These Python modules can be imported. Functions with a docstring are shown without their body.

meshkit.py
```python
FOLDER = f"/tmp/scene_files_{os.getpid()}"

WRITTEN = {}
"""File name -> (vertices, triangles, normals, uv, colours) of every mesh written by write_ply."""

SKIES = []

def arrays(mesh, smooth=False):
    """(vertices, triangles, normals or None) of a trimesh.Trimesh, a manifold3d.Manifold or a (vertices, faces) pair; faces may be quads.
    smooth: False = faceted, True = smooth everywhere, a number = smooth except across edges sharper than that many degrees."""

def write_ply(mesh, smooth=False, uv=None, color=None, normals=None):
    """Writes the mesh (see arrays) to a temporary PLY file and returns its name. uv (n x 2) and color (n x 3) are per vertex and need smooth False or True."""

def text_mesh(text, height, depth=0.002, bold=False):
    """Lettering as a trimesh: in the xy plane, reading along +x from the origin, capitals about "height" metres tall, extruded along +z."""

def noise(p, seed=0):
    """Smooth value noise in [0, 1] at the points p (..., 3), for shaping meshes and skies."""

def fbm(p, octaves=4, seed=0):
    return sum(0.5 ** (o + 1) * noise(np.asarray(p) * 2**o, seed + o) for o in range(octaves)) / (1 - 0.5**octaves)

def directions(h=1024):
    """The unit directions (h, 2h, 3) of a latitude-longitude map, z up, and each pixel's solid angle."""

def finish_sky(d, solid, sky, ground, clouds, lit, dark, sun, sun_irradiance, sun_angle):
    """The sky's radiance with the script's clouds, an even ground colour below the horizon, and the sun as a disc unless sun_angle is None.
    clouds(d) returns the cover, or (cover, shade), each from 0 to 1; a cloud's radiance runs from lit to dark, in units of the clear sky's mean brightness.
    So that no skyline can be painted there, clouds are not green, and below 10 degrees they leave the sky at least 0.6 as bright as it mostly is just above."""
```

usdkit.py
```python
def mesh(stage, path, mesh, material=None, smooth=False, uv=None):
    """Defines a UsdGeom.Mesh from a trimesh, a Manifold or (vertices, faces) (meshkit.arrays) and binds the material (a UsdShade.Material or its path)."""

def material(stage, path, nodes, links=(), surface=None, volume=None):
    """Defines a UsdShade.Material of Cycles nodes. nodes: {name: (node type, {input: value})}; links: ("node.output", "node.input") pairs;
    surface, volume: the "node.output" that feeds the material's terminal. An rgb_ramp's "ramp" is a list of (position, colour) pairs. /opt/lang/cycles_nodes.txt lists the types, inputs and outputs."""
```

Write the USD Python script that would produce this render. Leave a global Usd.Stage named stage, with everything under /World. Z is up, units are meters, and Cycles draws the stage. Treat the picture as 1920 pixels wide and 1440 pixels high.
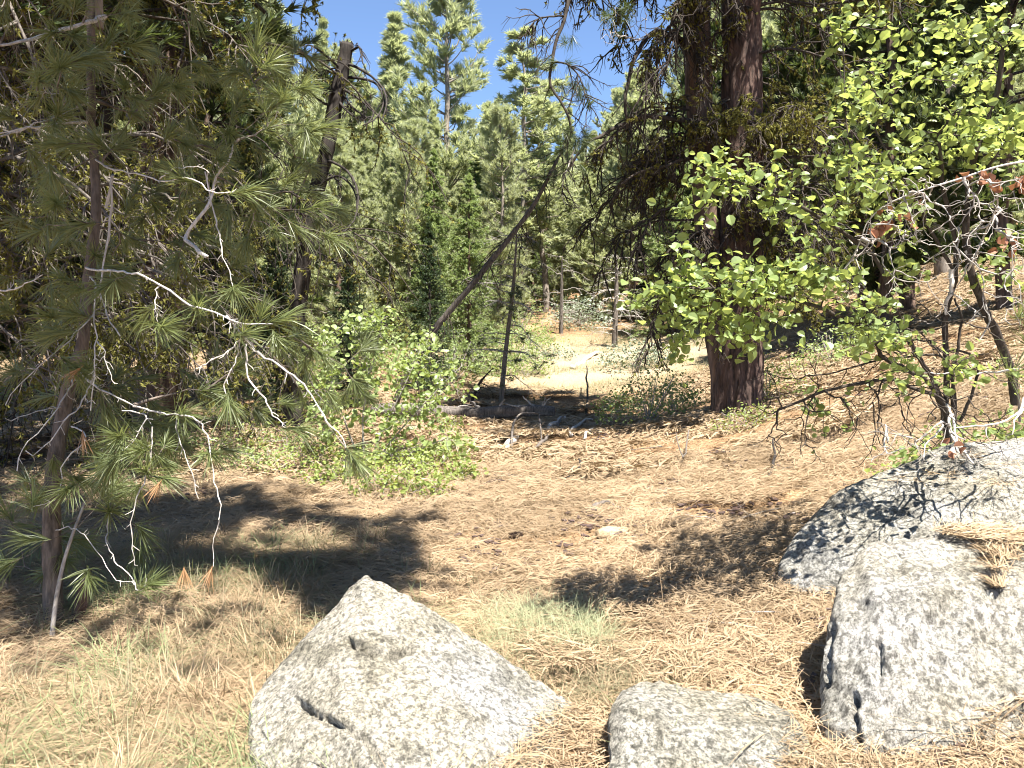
import math
import numpy as np
import manifold3d as m3
import usdkit
import meshkit
from pxr import Usd, UsdGeom, UsdLux, UsdShade, Gf, Sdf, Vt
from scipy.interpolate import PchipInterpolator

stage = Usd.Stage.CreateInMemory()
UsdGeom.SetStageUpAxis(stage, "Z")
UsdGeom.SetStageMetersPerUnit(stage, 1.0)
world = UsdGeom.Xform.Define(stage, "/World")
stage.SetDefaultPrim(world.GetPrim())
UsdGeom.Scope.Define(stage, "/World/Looks")

# ------------------------------------------------------------------ camera, sky, sun, exposure
EYE = np.array([0.0, 0.0, 1.6])
F = 1430.0                        # focal length in pixels of a 1920 wide picture
PITCH = math.atan(80.0 / F)       # looking slightly down
EXPOSURE = 2.15
SUN_AZ = math.radians(147)        # clockwise from +y (the view): behind the camera, a little to the right
SUN_EL = math.radians(65)
SUN_INTENSITY = 1.22
SKY_STRENGTH = 0.066

cam = UsdGeom.Camera.Define(stage, "/World/camera")
cam.CreateHorizontalApertureAttr(36.0)
cam.CreateVerticalApertureAttr(27.0)
cam.CreateFocalLengthAttr(36.0 * F / 1920.0)
cam.CreateClippingRangeAttr(Gf.Vec2f(0.05, 5000))
cam.CreateExposureAttr(EXPOSURE)
cx = cam.AddTranslateOp(); cx.Set(Gf.Vec3d(*EYE))
cam.AddRotateXOp().Set(90.0 - math.degrees(PITCH))

SUN = np.array([math.sin(SUN_AZ) * math.cos(SUN_EL), math.cos(SUN_AZ) * math.cos(SUN_EL), math.sin(SUN_EL)])
dome = UsdLux.DomeLight.Define(stage, "/World/sky")
sky_mat = usdkit.material(stage, "/World/Looks/sky_air", {
    "s": ("sky_texture", {"sky_type": "single_scattering", "sun_disc": False, "sun_elevation": SUN_EL,
                          "sun_rotation": SUN_AZ, "altitude": 3000.0, "air_density": 1.0, "aerosol_density": 0.1, "ozone_density": 3.0}),
    "b": ("background_shader", {"strength": SKY_STRENGTH})},
    [("s.color", "b.color")], surface="b.background")
UsdShade.MaterialBindingAPI.Apply(dome.GetPrim()).Bind(sky_mat)
sun = UsdLux.DistantLight.Define(stage, "/World/sun")
sun.CreateIntensityAttr(SUN_INTENSITY)
sun.CreateAngleAttr(0.53)
sun.CreateNormalizeAttr(True)
sun.CreateColorAttr(Gf.Vec3f(1.0, 0.95, 0.87))
sun.AddRotateZOp().Set(-math.degrees(SUN_AZ))
sun.AddRotateXOp().Set(-(90.0 - math.degrees(SUN_EL)))
# direction check: the light shines along its -z; its +z must point to the sun

# ------------------------------------------------------------------ picture <-> place
_c, _s = math.cos(PITCH), math.sin(PITCH)


def P(px, py, y):
    """The place seen at photograph pixel (px, py), y metres ahead."""
    a, b = (px - 960.0) / F, (720.0 - py) / F
    r = np.array([a, _c + b * _s, -_s + b * _c])
    return EYE + r * (y / r[1])


def proj(v):
    d = np.asarray(v) - EYE
    fwd = d[..., 1] * _c - d[..., 2] * _s
    up = d[..., 1] * _s + d[..., 2] * _c
    return np.stack([960 + F * d[..., 0] / fwd, 720 - F * up / fwd], -1), fwd


_base = PchipInterpolator([-40, 0, 3.4, 7, 10, 13.5, 16, 20, 28, 35, 60, 100, 150, 260, 900],
                          [-0.1, 0, 0, .05, .11, .17, .34, .80, 2.0, 3.3, 9, 21, 34, 50, 60])


def H(x, y, rough=True):
    x, y = np.asarray(x, float), np.asarray(y, float)
    x0 = 1.5 + 0.15 * np.clip(y - 8, 0, 40)
    w = 0.7
    right = 0.30 * w * np.logaddexp(0, (x - x0) / w)
    right = np.minimum(right, 14 + 0.02 * x)
    left = 0.10 * 1.5 * np.logaddexp(0, (-x - 9) / 1.5) * np.clip((y - 15) / 20, 0.15, 1)
    b = _base(np.clip(y, -40, 900)) * (1 - 0.35 / (1 + np.exp((x + 6) / 1.5)) * (y < 60) * np.clip((60 - y) / 20, 0, 1))
    z = b + right + left
    if rough:
        p = np.stack([x, y, 0 * x], -1)
        z = z + 0.10 * (meshkit.noise(p * 0.55, 3) - .5) + 0.05 * (meshkit.noise(p * 1.9, 4) - .5) + 0.035 * (meshkit.noise(p * 5.5, 5) - .5) + 0.022 * (meshkit.noise(p * 12.0, 6) - .5)
    return z


def G(px, py, far=120.0):
    """Where the ground is seen at a photograph pixel."""
    ys = np.linspace(2.0, far, 4000)
    a, b = (px - 960.0) / F, (720.0 - py) / F
    r = np.array([a, _c + b * _s, -_s + b * _c])
    q = EYE + (ys / r[1])[:, None] * r
    below = np.nonzero(q[:, 2] < H(q[:, 0], q[:, 1]))[0]
    k = below[0] if len(below) else len(ys) - 1
    return np.array([q[k, 0], q[k, 1], float(H(q[k, 0], q[k, 1]))])


# ------------------------------------------------------------------ materials
def mat(name, nodes, links, surface):
    return usdkit.material(stage, "/World/Looks/" + name, nodes, links, surface=surface)


def needle_mat(name, c0, c1, c2, trans=0.22, tcol=(.18, .24, .05), rough=.45, spec=.5):
    return mat(name, {
        "g": ("geometry", {}), "o": ("object_info", {}),
        "r": ("rgb_ramp", {"ramp": [(0, c0), (.5, c1), (1, c2)]}),
        "h": ("hsv", {"saturation": 1.0}),
        "mr": ("map_range", {"from_min": 0, "from_max": 1, "to_min": .86, "to_max": 1.14}),
        "p": ("principled_bsdf", {"roughness": rough, "specular_ior_level": spec}),
        "t": ("translucent_bsdf", {"color": tcol}),
        "m": ("mix_closure", {"fac": trans})},
        [("g.random_per_island", "r.fac"), ("r.color", "h.color"), ("o.random", "mr.value"), ("mr.result", "h.value"),
         ("h.color", "p.base_color"), ("p.BSDF", "m.closure1"), ("t.BSDF", "m.closure2")], "m.closure")


def wood_mat(name, dark, light, scale=(14, 14, 2.2), bump=.5, dist=.02, detail=6, spec=.25):
    return mat(name, {
        "c": ("geometry", {}), "mp": ("mapping", {"mapping_type": "point", "scale": scale}),
        "n": ("noise_texture", {"scale": 1.0, "detail": detail, "roughness": .62}),
        "n2": ("noise_texture", {"scale": 2.3, "detail": 3}),
        "r": ("rgb_ramp", {"ramp": [(.33, dark), (.52, tuple((a + b) / 2 for a, b in zip(dark, light))), (.70, light)]}),
        "mx": ("mix_color", {"blend_type": "multiply", "fac": .5}),
        "r2": ("rgb_ramp", {"ramp": [(.3, (.55, .55, .55)), (.7, (1.3, 1.25, 1.2))]}),
        "b": ("bump", {"strength": bump, "distance": dist}),
        "p": ("principled_bsdf", {"roughness": .85, "specular_ior_level": spec})},
        [("c.position", "mp.vector"), ("mp.vector", "n.vector"), ("c.position", "n2.vector"), ("n.fac", "r.fac"), ("n2.fac", "r2.fac"),
         ("r.color", "mx.a"), ("r2.color", "mx.b"), ("mx.result", "p.base_color"), ("n.fac", "b.height"), ("b.normal", "p.normal")], "p.BSDF")


M = {}
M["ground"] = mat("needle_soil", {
    "g": ("geometry", {}),
    "n1": ("noise_texture", {"scale": 1.1, "detail": 5, "roughness": .6}),
    "n2": ("noise_texture", {"scale": 26, "detail": 6, "roughness": .7, "distortion": .8}),
    "mp": ("mapping", {"mapping_type": "point", "scale": (30, 120, 60)}),
    "n3": ("noise_texture", {"scale": 1.0, "detail": 4, "roughness": .6, "distortion": 1.5}),
    "r1": ("rgb_ramp", {"ramp": [(.30, (.13, .088, .056)), (.5, (.27, .19, .12)), (.72, (.46, .35, .23))]}),
    "r2": ("rgb_ramp", {"ramp": [(.34, (.28, .22, .18)), (.5, (.85, .8, .75)), (.7, (1.35, 1.3, 1.2))]}),
    "mx": ("mix_color", {"blend_type": "multiply", "fac": .9}),
    "mx2": ("mix_color", {"blend_type": "multiply", "fac": .7}),
    "r3": ("rgb_ramp", {"ramp": [(.35, (.4, .36, .32)), (.6, (1.3, 1.28, 1.2))]}),
    "b": ("bump", {"strength": .8, "distance": .03}),
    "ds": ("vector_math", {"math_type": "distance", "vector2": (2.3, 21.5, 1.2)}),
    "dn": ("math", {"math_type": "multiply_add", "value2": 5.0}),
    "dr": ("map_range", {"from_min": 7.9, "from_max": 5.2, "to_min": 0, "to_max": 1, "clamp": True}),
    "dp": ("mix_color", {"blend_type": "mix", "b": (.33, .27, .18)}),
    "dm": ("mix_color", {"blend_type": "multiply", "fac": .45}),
    "p": ("principled_bsdf", {"roughness": .95, "specular_ior_level": .1})},
    [("g.position", "n1.vector"), ("g.position", "n2.vector"), ("g.position", "mp.vector"), ("mp.vector", "n3.vector"),
     ("n1.fac", "r1.fac"), ("n2.fac", "r2.fac"), ("n3.fac", "r3.fac"), ("r1.color", "mx.a"), ("r2.color", "mx.b"),
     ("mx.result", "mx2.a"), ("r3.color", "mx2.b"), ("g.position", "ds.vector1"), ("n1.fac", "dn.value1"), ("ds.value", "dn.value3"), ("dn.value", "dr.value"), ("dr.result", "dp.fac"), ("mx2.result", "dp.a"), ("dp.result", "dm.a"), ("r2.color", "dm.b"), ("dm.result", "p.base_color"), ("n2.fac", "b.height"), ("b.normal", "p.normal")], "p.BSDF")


def granite(name, light=(.36, .348, .32), grey=(.095, .091, .083), cut=(.42, .575), streak=None):
    """Weathered granite: centimetre mottling, fine crystals, broad lichen tones, a few dark pits."""
    return mat(name, {
        "g": ("geometry", {}),
        "mp": ("mapping", {"mapping_type": "point", "scale": streak or (1, 1, 1)}),
        "n1": ("noise_texture", {"scale": 44, "detail": 9, "roughness": .78, "distortion": .15}),
        "n2": ("noise_texture", {"scale": 120, "detail": 3, "roughness": .6}),
        "n3": ("noise_texture", {"scale": 4.2, "detail": 9, "roughness": .62, "distortion": .8}),
        "n4": ("noise_texture", {"scale": 17, "detail": 6, "roughness": .66, "distortion": .4}),
        "n5": ("noise_texture", {"scale": 1.6, "detail": 4, "roughness": .6}),
        "r1": ("rgb_ramp", {"ramp": [(cut[0], grey), (.5, tuple(.5 * a + .5 * b for a, b in zip(grey, light))), (cut[1], light)]}),
        "r2": ("rgb_ramp", {"ramp": [(.34, (.42, .41, .40)), (.46, (.95, .94, .92)), (.66, (1.12, 1.12, 1.12))]}),
        "r3": ("rgb_ramp", {"ramp": [(.34, (.46, .45, .40)), (.46, (.86, .85, .80)), (.56, (1, 1, .98)), (.68, (1.25, 1.24, 1.22))]}),
        "r4": ("rgb_ramp", {"ramp": [(.30, (.22, .22, .205)), (.365, (1, 1, 1))]}),
        "r5": ("rgb_ramp", {"ramp": [(.40, (1, .97, .90)), (.60, (.93, .95, 1.0))]}),
        "mx": ("mix_color", {"blend_type": "multiply", "fac": .9}),
        "mx2": ("mix_color", {"blend_type": "multiply", "fac": .9}),
        "mx3": ("mix_color", {"blend_type": "multiply", "fac": .8}),
        "mx4": ("mix_color", {"blend_type": "multiply", "fac": 1.0}),
        "ad": ("math", {"math_type": "multiply_add", "value2": .7, "value3": 0}),
        "b": ("bump", {"strength": 1.0, "distance": .016}),
        "p": ("principled_bsdf", {"roughness": .88, "specular_ior_level": .25})},
        [("g.position", "mp.vector"), ("mp.vector", "n1.vector"), ("g.position", "n2.vector"), ("g.position", "n3.vector"), ("mp.vector", "n4.vector"), ("g.position", "n5.vector"),
         ("n1.fac", "r1.fac"), ("n2.fac", "r2.fac"), ("n3.fac", "r3.fac"), ("n4.fac", "r4.fac"), ("n5.fac", "r5.fac"), ("r1.color", "mx.a"), ("r2.color", "mx.b"),
         ("mx.result", "mx2.a"), ("r3.color", "mx2.b"), ("mx2.result", "mx3.a"), ("r4.color", "mx3.b"), ("mx3.result", "mx4.a"), ("r5.color", "mx4.b"), ("mx4.result", "p.base_color"),
         ("n1.fac", "ad.value1"), ("n4.fac", "ad.value3"), ("ad.value", "b.height"), ("b.normal", "p.normal")], "p.BSDF")


M["granite"] = granite("granite")
M["granite_face"] = granite("granite_face", (.36, .345, .312), (.095, .089, .079), streak=(1, 1, .45))
M["granite_grey"] = granite("granite_grey", (.33, .315, .28), (.075, .072, .062))
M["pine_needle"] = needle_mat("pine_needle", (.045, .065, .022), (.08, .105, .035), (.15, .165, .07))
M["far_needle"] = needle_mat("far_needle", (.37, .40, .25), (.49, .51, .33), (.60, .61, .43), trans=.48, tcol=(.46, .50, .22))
M["near_needle"] = needle_mat("near_needle", (.105, .13, .048), (.18, .21, .085), (.36, .36, .20), trans=.30, tcol=(.30, .34, .10), spec=.6)
M["fir_needle"] = needle_mat("fir_needle", (.20, .265, .10), (.27, .335, .135), (.36, .41, .19), trans=.4, tcol=(.34, .42, .12))
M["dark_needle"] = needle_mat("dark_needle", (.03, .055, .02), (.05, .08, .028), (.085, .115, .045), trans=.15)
M["straw_needle"] = needle_mat("straw_needle", (.29, .212, .13), (.62, .495, .315), (.79, .70, .50), trans=.06, tcol=(.5, .35, .15), rough=.6, spec=.3)
M["brown_needle"] = needle_mat("brown_needle", (.38, .22, .11), (.5, .32, .17), (.6, .42, .25), trans=.1, tcol=(.5, .3, .1))
M["grass"] = needle_mat("grass_blade", (.20, .18, .115), (.35, .31, .20), (.54, .485, .345), trans=.25, tcol=(.35, .38, .12), rough=.6, spec=.2)
M["green_grass"] = needle_mat("green_grass_blade", (.22, .26, .13), (.36, .39, .21), (.54, .53, .32), trans=.25, tcol=(.35, .42, .15), rough=.6, spec=.2)
M["pale_grass"] = needle_mat("pale_grass_blade", (.34, .36, .22), (.50, .50, .32), (.66, .63, .44), trans=.25, tcol=(.45, .5, .25), rough=.6, spec=.2)
M["leaf"] = needle_mat("shrub_leaf", (.17, .23, .08), (.29, .36, .15), (.52, .57, .33), trans=.40, tcol=(.46, .54, .13), spec=.45, rough=.42)
M["pale_leaf"] = needle_mat("pale_leaf", (.21, .27, .10), (.32, .39, .16), (.50, .55, .30), trans=.38, tcol=(.34, .42, .08))
M["yellow_leaf"] = needle_mat("yellow_leaf", (.18, .23, .06), (.28, .33, .09), (.40, .42, .16), trans=.3, tcol=(.42, .45, .08))
M["sage_leaf"] = needle_mat("sage_leaf", (.16, .19, .13), (.23, .26, .18), (.32, .35, .25), trans=.15)
M["dead_leaf"] = needle_mat("dead_leaf", (.22, .10, .055), (.33, .16, .09), (.45, .25, .16), trans=.2, tcol=(.4, .18, .08))
M["lichen"] = needle_mat("lichen_tuft", (.13, .125, .035), (.24, .225, .07), (.42, .40, .20), trans=.15, tcol=(.35, .35, .06), rough=.9, spec=.1)
M["bark"] = wood_mat("pine_bark", (.045, .032, .026), (.20, .135, .10))
M["red_bark"] = wood_mat("red_bark", (.016, .012, .010), (.155, .10, .08), scale=(22, 22, 4), bump=1.0, dist=.03)
M["young_bark"] = wood_mat("young_bark", (.05, .042, .035), (.19, .155, .13), scale=(34, 34, 9))
M["grey_bark"] = wood_mat("grey_bark", (.10, .085, .07), (.30, .26, .22), scale=(30, 30, 5))
M["dead_wood"] = wood_mat("dead_wood", (.05, .043, .037), (.19, .165, .145), scale=(40, 40, 9))
M["black_wood"] = wood_mat("charred_wood", (.014, .012, .011), (.055, .046, .04), scale=(22, 22, 4))
M["pale_wood"] = wood_mat("pale_wood", (.26, .24, .21), (.62, .59, .55), scale=(60, 60, 14), bump=.3, dist=.005)
M["twig_dark"] = wood_mat("twig_dark", (.022, .018, .014), (.075, .06, .048), scale=(40, 40, 10))
M["twig_grey"] = wood_mat("twig_grey", (.20, .18, .16), (.42, .39, .36), scale=(50, 50, 12), bump=.3, dist=.005)
M["cone_scale"] = needle_mat("cone_scale", (.05, .03, .02), (.11, .065, .042), (.19, .12, .08), trans=0.0)
M["flake"] = needle_mat("bark_flake", (.07, .045, .038), (.13, .085, .07), (.22, .15, .12), trans=0.0)
M["stone"] = granite("tan_stone", (.52, .41, .29), (.38, .29, .20), (.40, .6))


# ------------------------------------------------------------------ writing prims
_names = set()


def numbered(path):
    n, k = path, 0
    while n in _names:
        k += 1
        n = f"{path}_{k:03d}"
    _names.add(n)
    return n


def put(path, v, f, m, n=None):
    me = UsdGeom.Mesh.Define(stage, path)
    me.CreatePointsAttr(Vt.Vec3fArray.FromNumpy(np.ascontiguousarray(v, np.float32)))
    me.CreateFaceVertexCountsAttr(Vt.IntArray.FromNumpy(np.full(len(f), 3, np.int32)))
    me.CreateFaceVertexIndicesAttr(Vt.IntArray.FromNumpy(np.ascontiguousarray(f, np.int32).ravel()))
    me.CreateSubdivisionSchemeAttr("none")
    if n is not None:
        me.CreateNormalsAttr(Vt.Vec3fArray.FromNumpy(np.ascontiguousarray(n, np.float32)))
        me.SetNormalsInterpolation("vertex")
    UsdShade.MaterialBindingAPI.Apply(me.GetPrim()).Bind(M[m] if isinstance(m, str) else m)
    return me.GetPrim()


def data(p, **kw):
    for k, t in kw.items():
        if t:
            p.SetCustomDataByKey(k, t)
    return p


def thing(name, label, category, loc=(0, 0, 0), group=None, kind=None):
    x = UsdGeom.Xform.Define(stage, numbered("/World/" + name))
    x.AddTranslateOp().Set(Gf.Vec3d(*map(float, loc)))
    p = x.GetPrim()
    data(p, label=label, category=category, group=group, kind=kind)
    return p


def part(parent, name, mesh, m, kind=None, label=None, loc=None):
    """mesh in world coordinates: (v, f) or (v, f, n); loc: the thing's base."""
    o = np.zeros(3)
    q = parent
    while str(q.GetPath()) != "/World":
        t = q.GetAttribute("xformOp:translate")
        if t and t.Get() is not None:
            o = o + np.array(t.Get())
        q = q.GetParent()
    v, f = mesh[0], mesh[1]
    p = put(numbered(f"{parent.GetPath()}/{name}"), np.asarray(v) - o, f, m, mesh[2] if len(mesh) > 2 else None)
    return data(p, kind=kind, label=label)


def join(*ms):
    ms = [m for m in ms if m is not None and len(m[0])]
    at = np.cumsum([0] + [len(m[0]) for m in ms])
    v = np.vstack([m[0] for m in ms]); f = np.vstack([m[1] + a for m, a in zip(ms, at)])
    if all(len(m) > 2 for m in ms):
        return v, f, np.vstack([m[2] for m in ms])
    return v, f


# ------------------------------------------------------------------ shapes
def unit(a):
    return a / np.maximum(np.linalg.norm(a, axis=-1, keepdims=True), 1e-9)


def vnormals(v, f):
    fn = np.cross(v[f[:, 1]] - v[f[:, 0]], v[f[:, 2]] - v[f[:, 0]])
    n = np.zeros_like(v)
    for k in range(3):
        for c in range(3):
            n[:, c] += np.bincount(f[:, k], fn[:, c], len(v))
    return unit(n)


def tubes(Q, R, sides=4, cap=True):
    """Q (n, k, 3) polylines, R (n, k) radii -> one mesh."""
    Q, R = np.asarray(Q, float), np.asarray(R, float)
    if Q.ndim == 2:
        Q, R = Q[None], R[None]
    n, k, _ = Q.shape
    T = unit(np.gradient(Q, axis=1))
    mean = unit(Q[:, -1] - Q[:, 0] + 1e-6)
    ref = np.where(np.abs(mean[:, 2:3]) > .8, np.array([[1.0, .13, 0]]), np.array([[.07, 0, 1.0]]))
    A = unit(np.cross(T, ref[:, None]))
    B = np.cross(T, A)
    th = np.linspace(0, 2 * np.pi, sides, endpoint=False)
    N = A[:, :, None] * np.cos(th)[None, None, :, None] + B[:, :, None] * np.sin(th)[None, None, :, None]
    V = Q[:, :, None] + N * R[:, :, None, None]
    i = np.arange(sides); j = (i + 1) % sides
    row = np.arange(k - 1)[:, None] * sides
    f1 = np.stack([row + i, row + j, row + sides + j], -1).reshape(-1, 3)
    f2 = np.stack([row + i, row + sides + j, row + sides + i], -1).reshape(-1, 3)
    f = np.vstack([f1, f2])
    if cap and sides > 2:
        e = (k - 1) * sides
        f = np.vstack([f, [[e, e + a, e + a + 1] for a in range(1, sides - 1)], [[0, a + 1, a] for a in range(1, sides - 1)]])
    fa = (f[None] + (np.arange(n) * k * sides)[:, None, None]).reshape(-1, 3)
    return V.reshape(-1, 3), fa, N.reshape(-1, 3)


def resample(pts, k):
    """A smooth curve through the points, as k points."""
    pts = np.asarray(pts, float)
    s = np.r_[0, np.cumsum(np.linalg.norm(np.diff(pts, axis=0), axis=1) + 1e-6)]
    if len(pts) < 3:
        t = np.linspace(0, s[-1], k)
        return np.stack([np.interp(t, s, pts[:, c]) for c in range(pts.shape[1])], 1)
    return PchipInterpolator(s, pts)(np.linspace(0, s[-1], k))


def tufts(C, D, n, L, W, rng, spread=(.25, 1.25), axis=.06, droop=.06, strip=True):
    """Needle sprays: n needles around each axis D at C."""
    C, D = np.repeat(np.asarray(C, float), n, 0), np.repeat(unit(np.asarray(D, float)), n, 0)
    m = len(C)
    R = rng.normal(size=(m, 3)); R = unit(R - D * (R * D).sum(-1, keepdims=True))
    a = rng.uniform(*spread, m)[:, None]
    d = D * np.cos(a) + R * np.sin(a)
    b = C + D * (rng.uniform(-1, .35, m) * axis)[:, None]
    ln = (np.repeat(np.broadcast_to(L, (m // n,)), n) * rng.uniform(.7, 1.1, m))[:, None]
    s = unit(np.cross(d, rng.normal(size=(m, 3)))) * (W / 2)
    z = np.array([0, 0, 1.0])
    e = b + d * ln - z * droop * ln
    if not strip:
        V = np.stack([b - s, b + s, e], 1)
        f = np.array([[0, 1, 2]])
    else:
        mid = b + d * ln * .55 - z * droop * .2 * ln
        V = np.stack([b - s * .7, b + s * .7, mid - s, mid + s, e], 1)
        f = np.array([[0, 1, 3], [0, 3, 2], [2, 3, 4]])
    k = V.shape[1]
    return V.reshape(-1, 3), (f[None] + (np.arange(m) * k)[:, None, None]).reshape(-1, 3)


def leaves(C, D, N, L, W, fold=.18, rng=None, each=False):
    """Oval leaves with a folded midrib; C base, D direction, N face normal."""
    C, D = np.asarray(C, float), unit(np.asarray(D, float))
    S = unit(np.cross(D, N)); N = np.cross(S, D)
    L, W = np.broadcast_to(L, len(C))[:, None], np.broadcast_to(W, len(C))[:, None]
    rows = [C]
    for t, w in ((.22, .72), (.55, 1.0), (.85, .62)):
        mid = C + D * L * t - N * L * (.18 * t * t)
        up = N * W * .5 * w * fold * 2
        rows += [mid - S * W * .5 * w + up, mid, mid + S * W * .5 * w + up]
    rows.append(C + D * L - N * L * .2)
    V = np.stack(rows, 1)
    f = [[0, 2, 1], [0, 3, 2]]
    for a in (1, 4):
        f += [[a, a + 1, a + 4], [a, a + 4, a + 3], [a + 1, a + 2, a + 5], [a + 1, a + 5, a + 4]]
    f += [[7, 8, 10], [8, 9, 10]]
    f = np.array(f)
    if each:
        return V, f
    return V.reshape(-1, 3), (f[None] + (np.arange(len(C)) * 11)[:, None, None]).reshape(-1, 3)


def sprout(Q, per, L, rng, t0=.2, t1=1., k=6, fwd=.6, side=1., up=0., grav=0., wob=.18, taper=.5, low=.45):
    """Side shoots off the polylines Q (n, kp, 3): (shoots (n * per, k, 3), parent index, length)."""
    n, kp, _ = Q.shape
    idx = np.repeat(np.arange(n), per)
    t = rng.uniform(t0, t1, len(idx))
    x = t * (kp - 1); i = np.minimum(x.astype(int), kp - 2); u = (x - i)[:, None]
    p = Q[idx, i] * (1 - u) + Q[idx, i + 1] * u
    tan = unit(Q[idx, i + 1] - Q[idx, i])
    r = rng.normal(size=(len(idx), 3)); r = unit(r - tan * (r * tan).sum(-1, keepdims=True))
    d = unit(tan * fwd + r * side + np.array([0, 0, up]))
    ln = np.broadcast_to(L, (n,))[idx] * rng.uniform(low, 1.1, len(idx)) * (1 - taper * t)
    g = np.broadcast_to(grav, (k - 1,))
    out = [p]
    for q in range(k - 1):
        p = p + d * (ln / (k - 1))[:, None]
        d = unit(d + rng.normal(size=d.shape) * wob + np.array([0, 0, g[q]]))
        out.append(p)
    return np.stack(out, 1), idx, ln


def taper(Q, r0, r1, pw=1.0):
    n, k, _ = Q.shape
    t = np.linspace(0, 1, k)[None] ** pw
    return np.broadcast_to(r0, (n,))[:, None] * (1 - t) + np.broadcast_to(r1, (n,))[:, None] * t


def grow(skeleton, targets, rng, k=6, sag=.06, r_tip=.0016, wob=.05, bias=.35):
    """Twigs that join every target to the nearest older wood. Returns (polylines (n, k, 3), radii at start, end, order) and directions at the targets."""
    nodes = [np.asarray(p, float) for p in skeleton]
    own = [-1] * len(nodes)
    T = np.asarray(targets, float)
    sk = np.array(nodes)
    d0 = np.min(np.linalg.norm(T[:, None] - sk[None], axis=-1), axis=1)
    order = np.argsort(d0)
    lines, parent, dirs = [], [], np.zeros_like(T)
    base_d = [0.0] * len(nodes)
    for o in order:
        A = np.array(nodes)
        c = np.linalg.norm(A - T[o], axis=1) + bias * np.array(base_d)
        j = int(np.argmin(c))
        a, b = A[j], T[o]
        ln = np.linalg.norm(b - a) + 1e-6
        t = np.linspace(0, 1, k)[:, None]
        off = rng.normal(size=3) * wob * ln
        off[2] += sag * ln
        line = a * (1 - t) + b * t + off * (4 * t * (1 - t)) + np.r_[[np.zeros(3)], rng.normal(size=(k - 2, 3)) * wob * .35 * ln, [np.zeros(3)]]
        me = len(lines)
        lines.append(line); parent.append(own[j])
        dirs[o] = unit(line[-1] - line[-3])
        for q in range(2, k):
            nodes.append(line[q]); own.append(me); base_d.append(base_d[j] + ln * q / (k - 1))
    count = np.ones(len(lines))
    for i in range(len(lines) - 1, -1, -1):
        if parent[i] >= 0:
            count[parent[i]] += count[i]
    return np.array(lines), r_tip * np.sqrt(count) * 1.0, np.full(len(lines), r_tip * .8), count, dirs


def rough_tube(pts, radii, sides, k, rng_seed, amp, freq=(9, 2.2), flare=0):
    """A trunk with ridged bark: k rings displaced along their normals."""
    Q = resample(pts, k)
    R = np.interp(np.linspace(0, 1, k), np.linspace(0, 1, len(radii)), radii)
    v, f, n = tubes(Q, R, sides)
    # bark plates: noise in (angle, height)
    ang = np.tile(np.arange(sides) / sides * 2 * np.pi, k)
    zz = np.repeat(np.r_[0, np.cumsum(np.linalg.norm(np.diff(Q, axis=0), axis=1))], sides)
    rr = np.repeat(R, sides)
    a = np.stack([np.cos(ang) * rr * freq[0], np.sin(ang) * rr * freq[0], zz * freq[1]], -1)
    h = 1 - np.abs(2 * meshkit.fbm(a, 3, rng_seed) - 1) * 2.2
    v = v + n * (amp * np.clip(h, -1, 1))[:, None] * np.minimum(1, rr / radii[0] + .3)[:, None]
    return v, f, vnormals(v, f)
# ------------------------------------------------------------------ ground
def lines(knots):
    out = [knots[0][0]]
    for (a, s), (b, _) in zip(knots[:-1], knots[1:]):
        out += list(np.linspace(a, b, max(1, int(round((b - a) / s))) + 1)[1:])
    return np.array(out)


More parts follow.
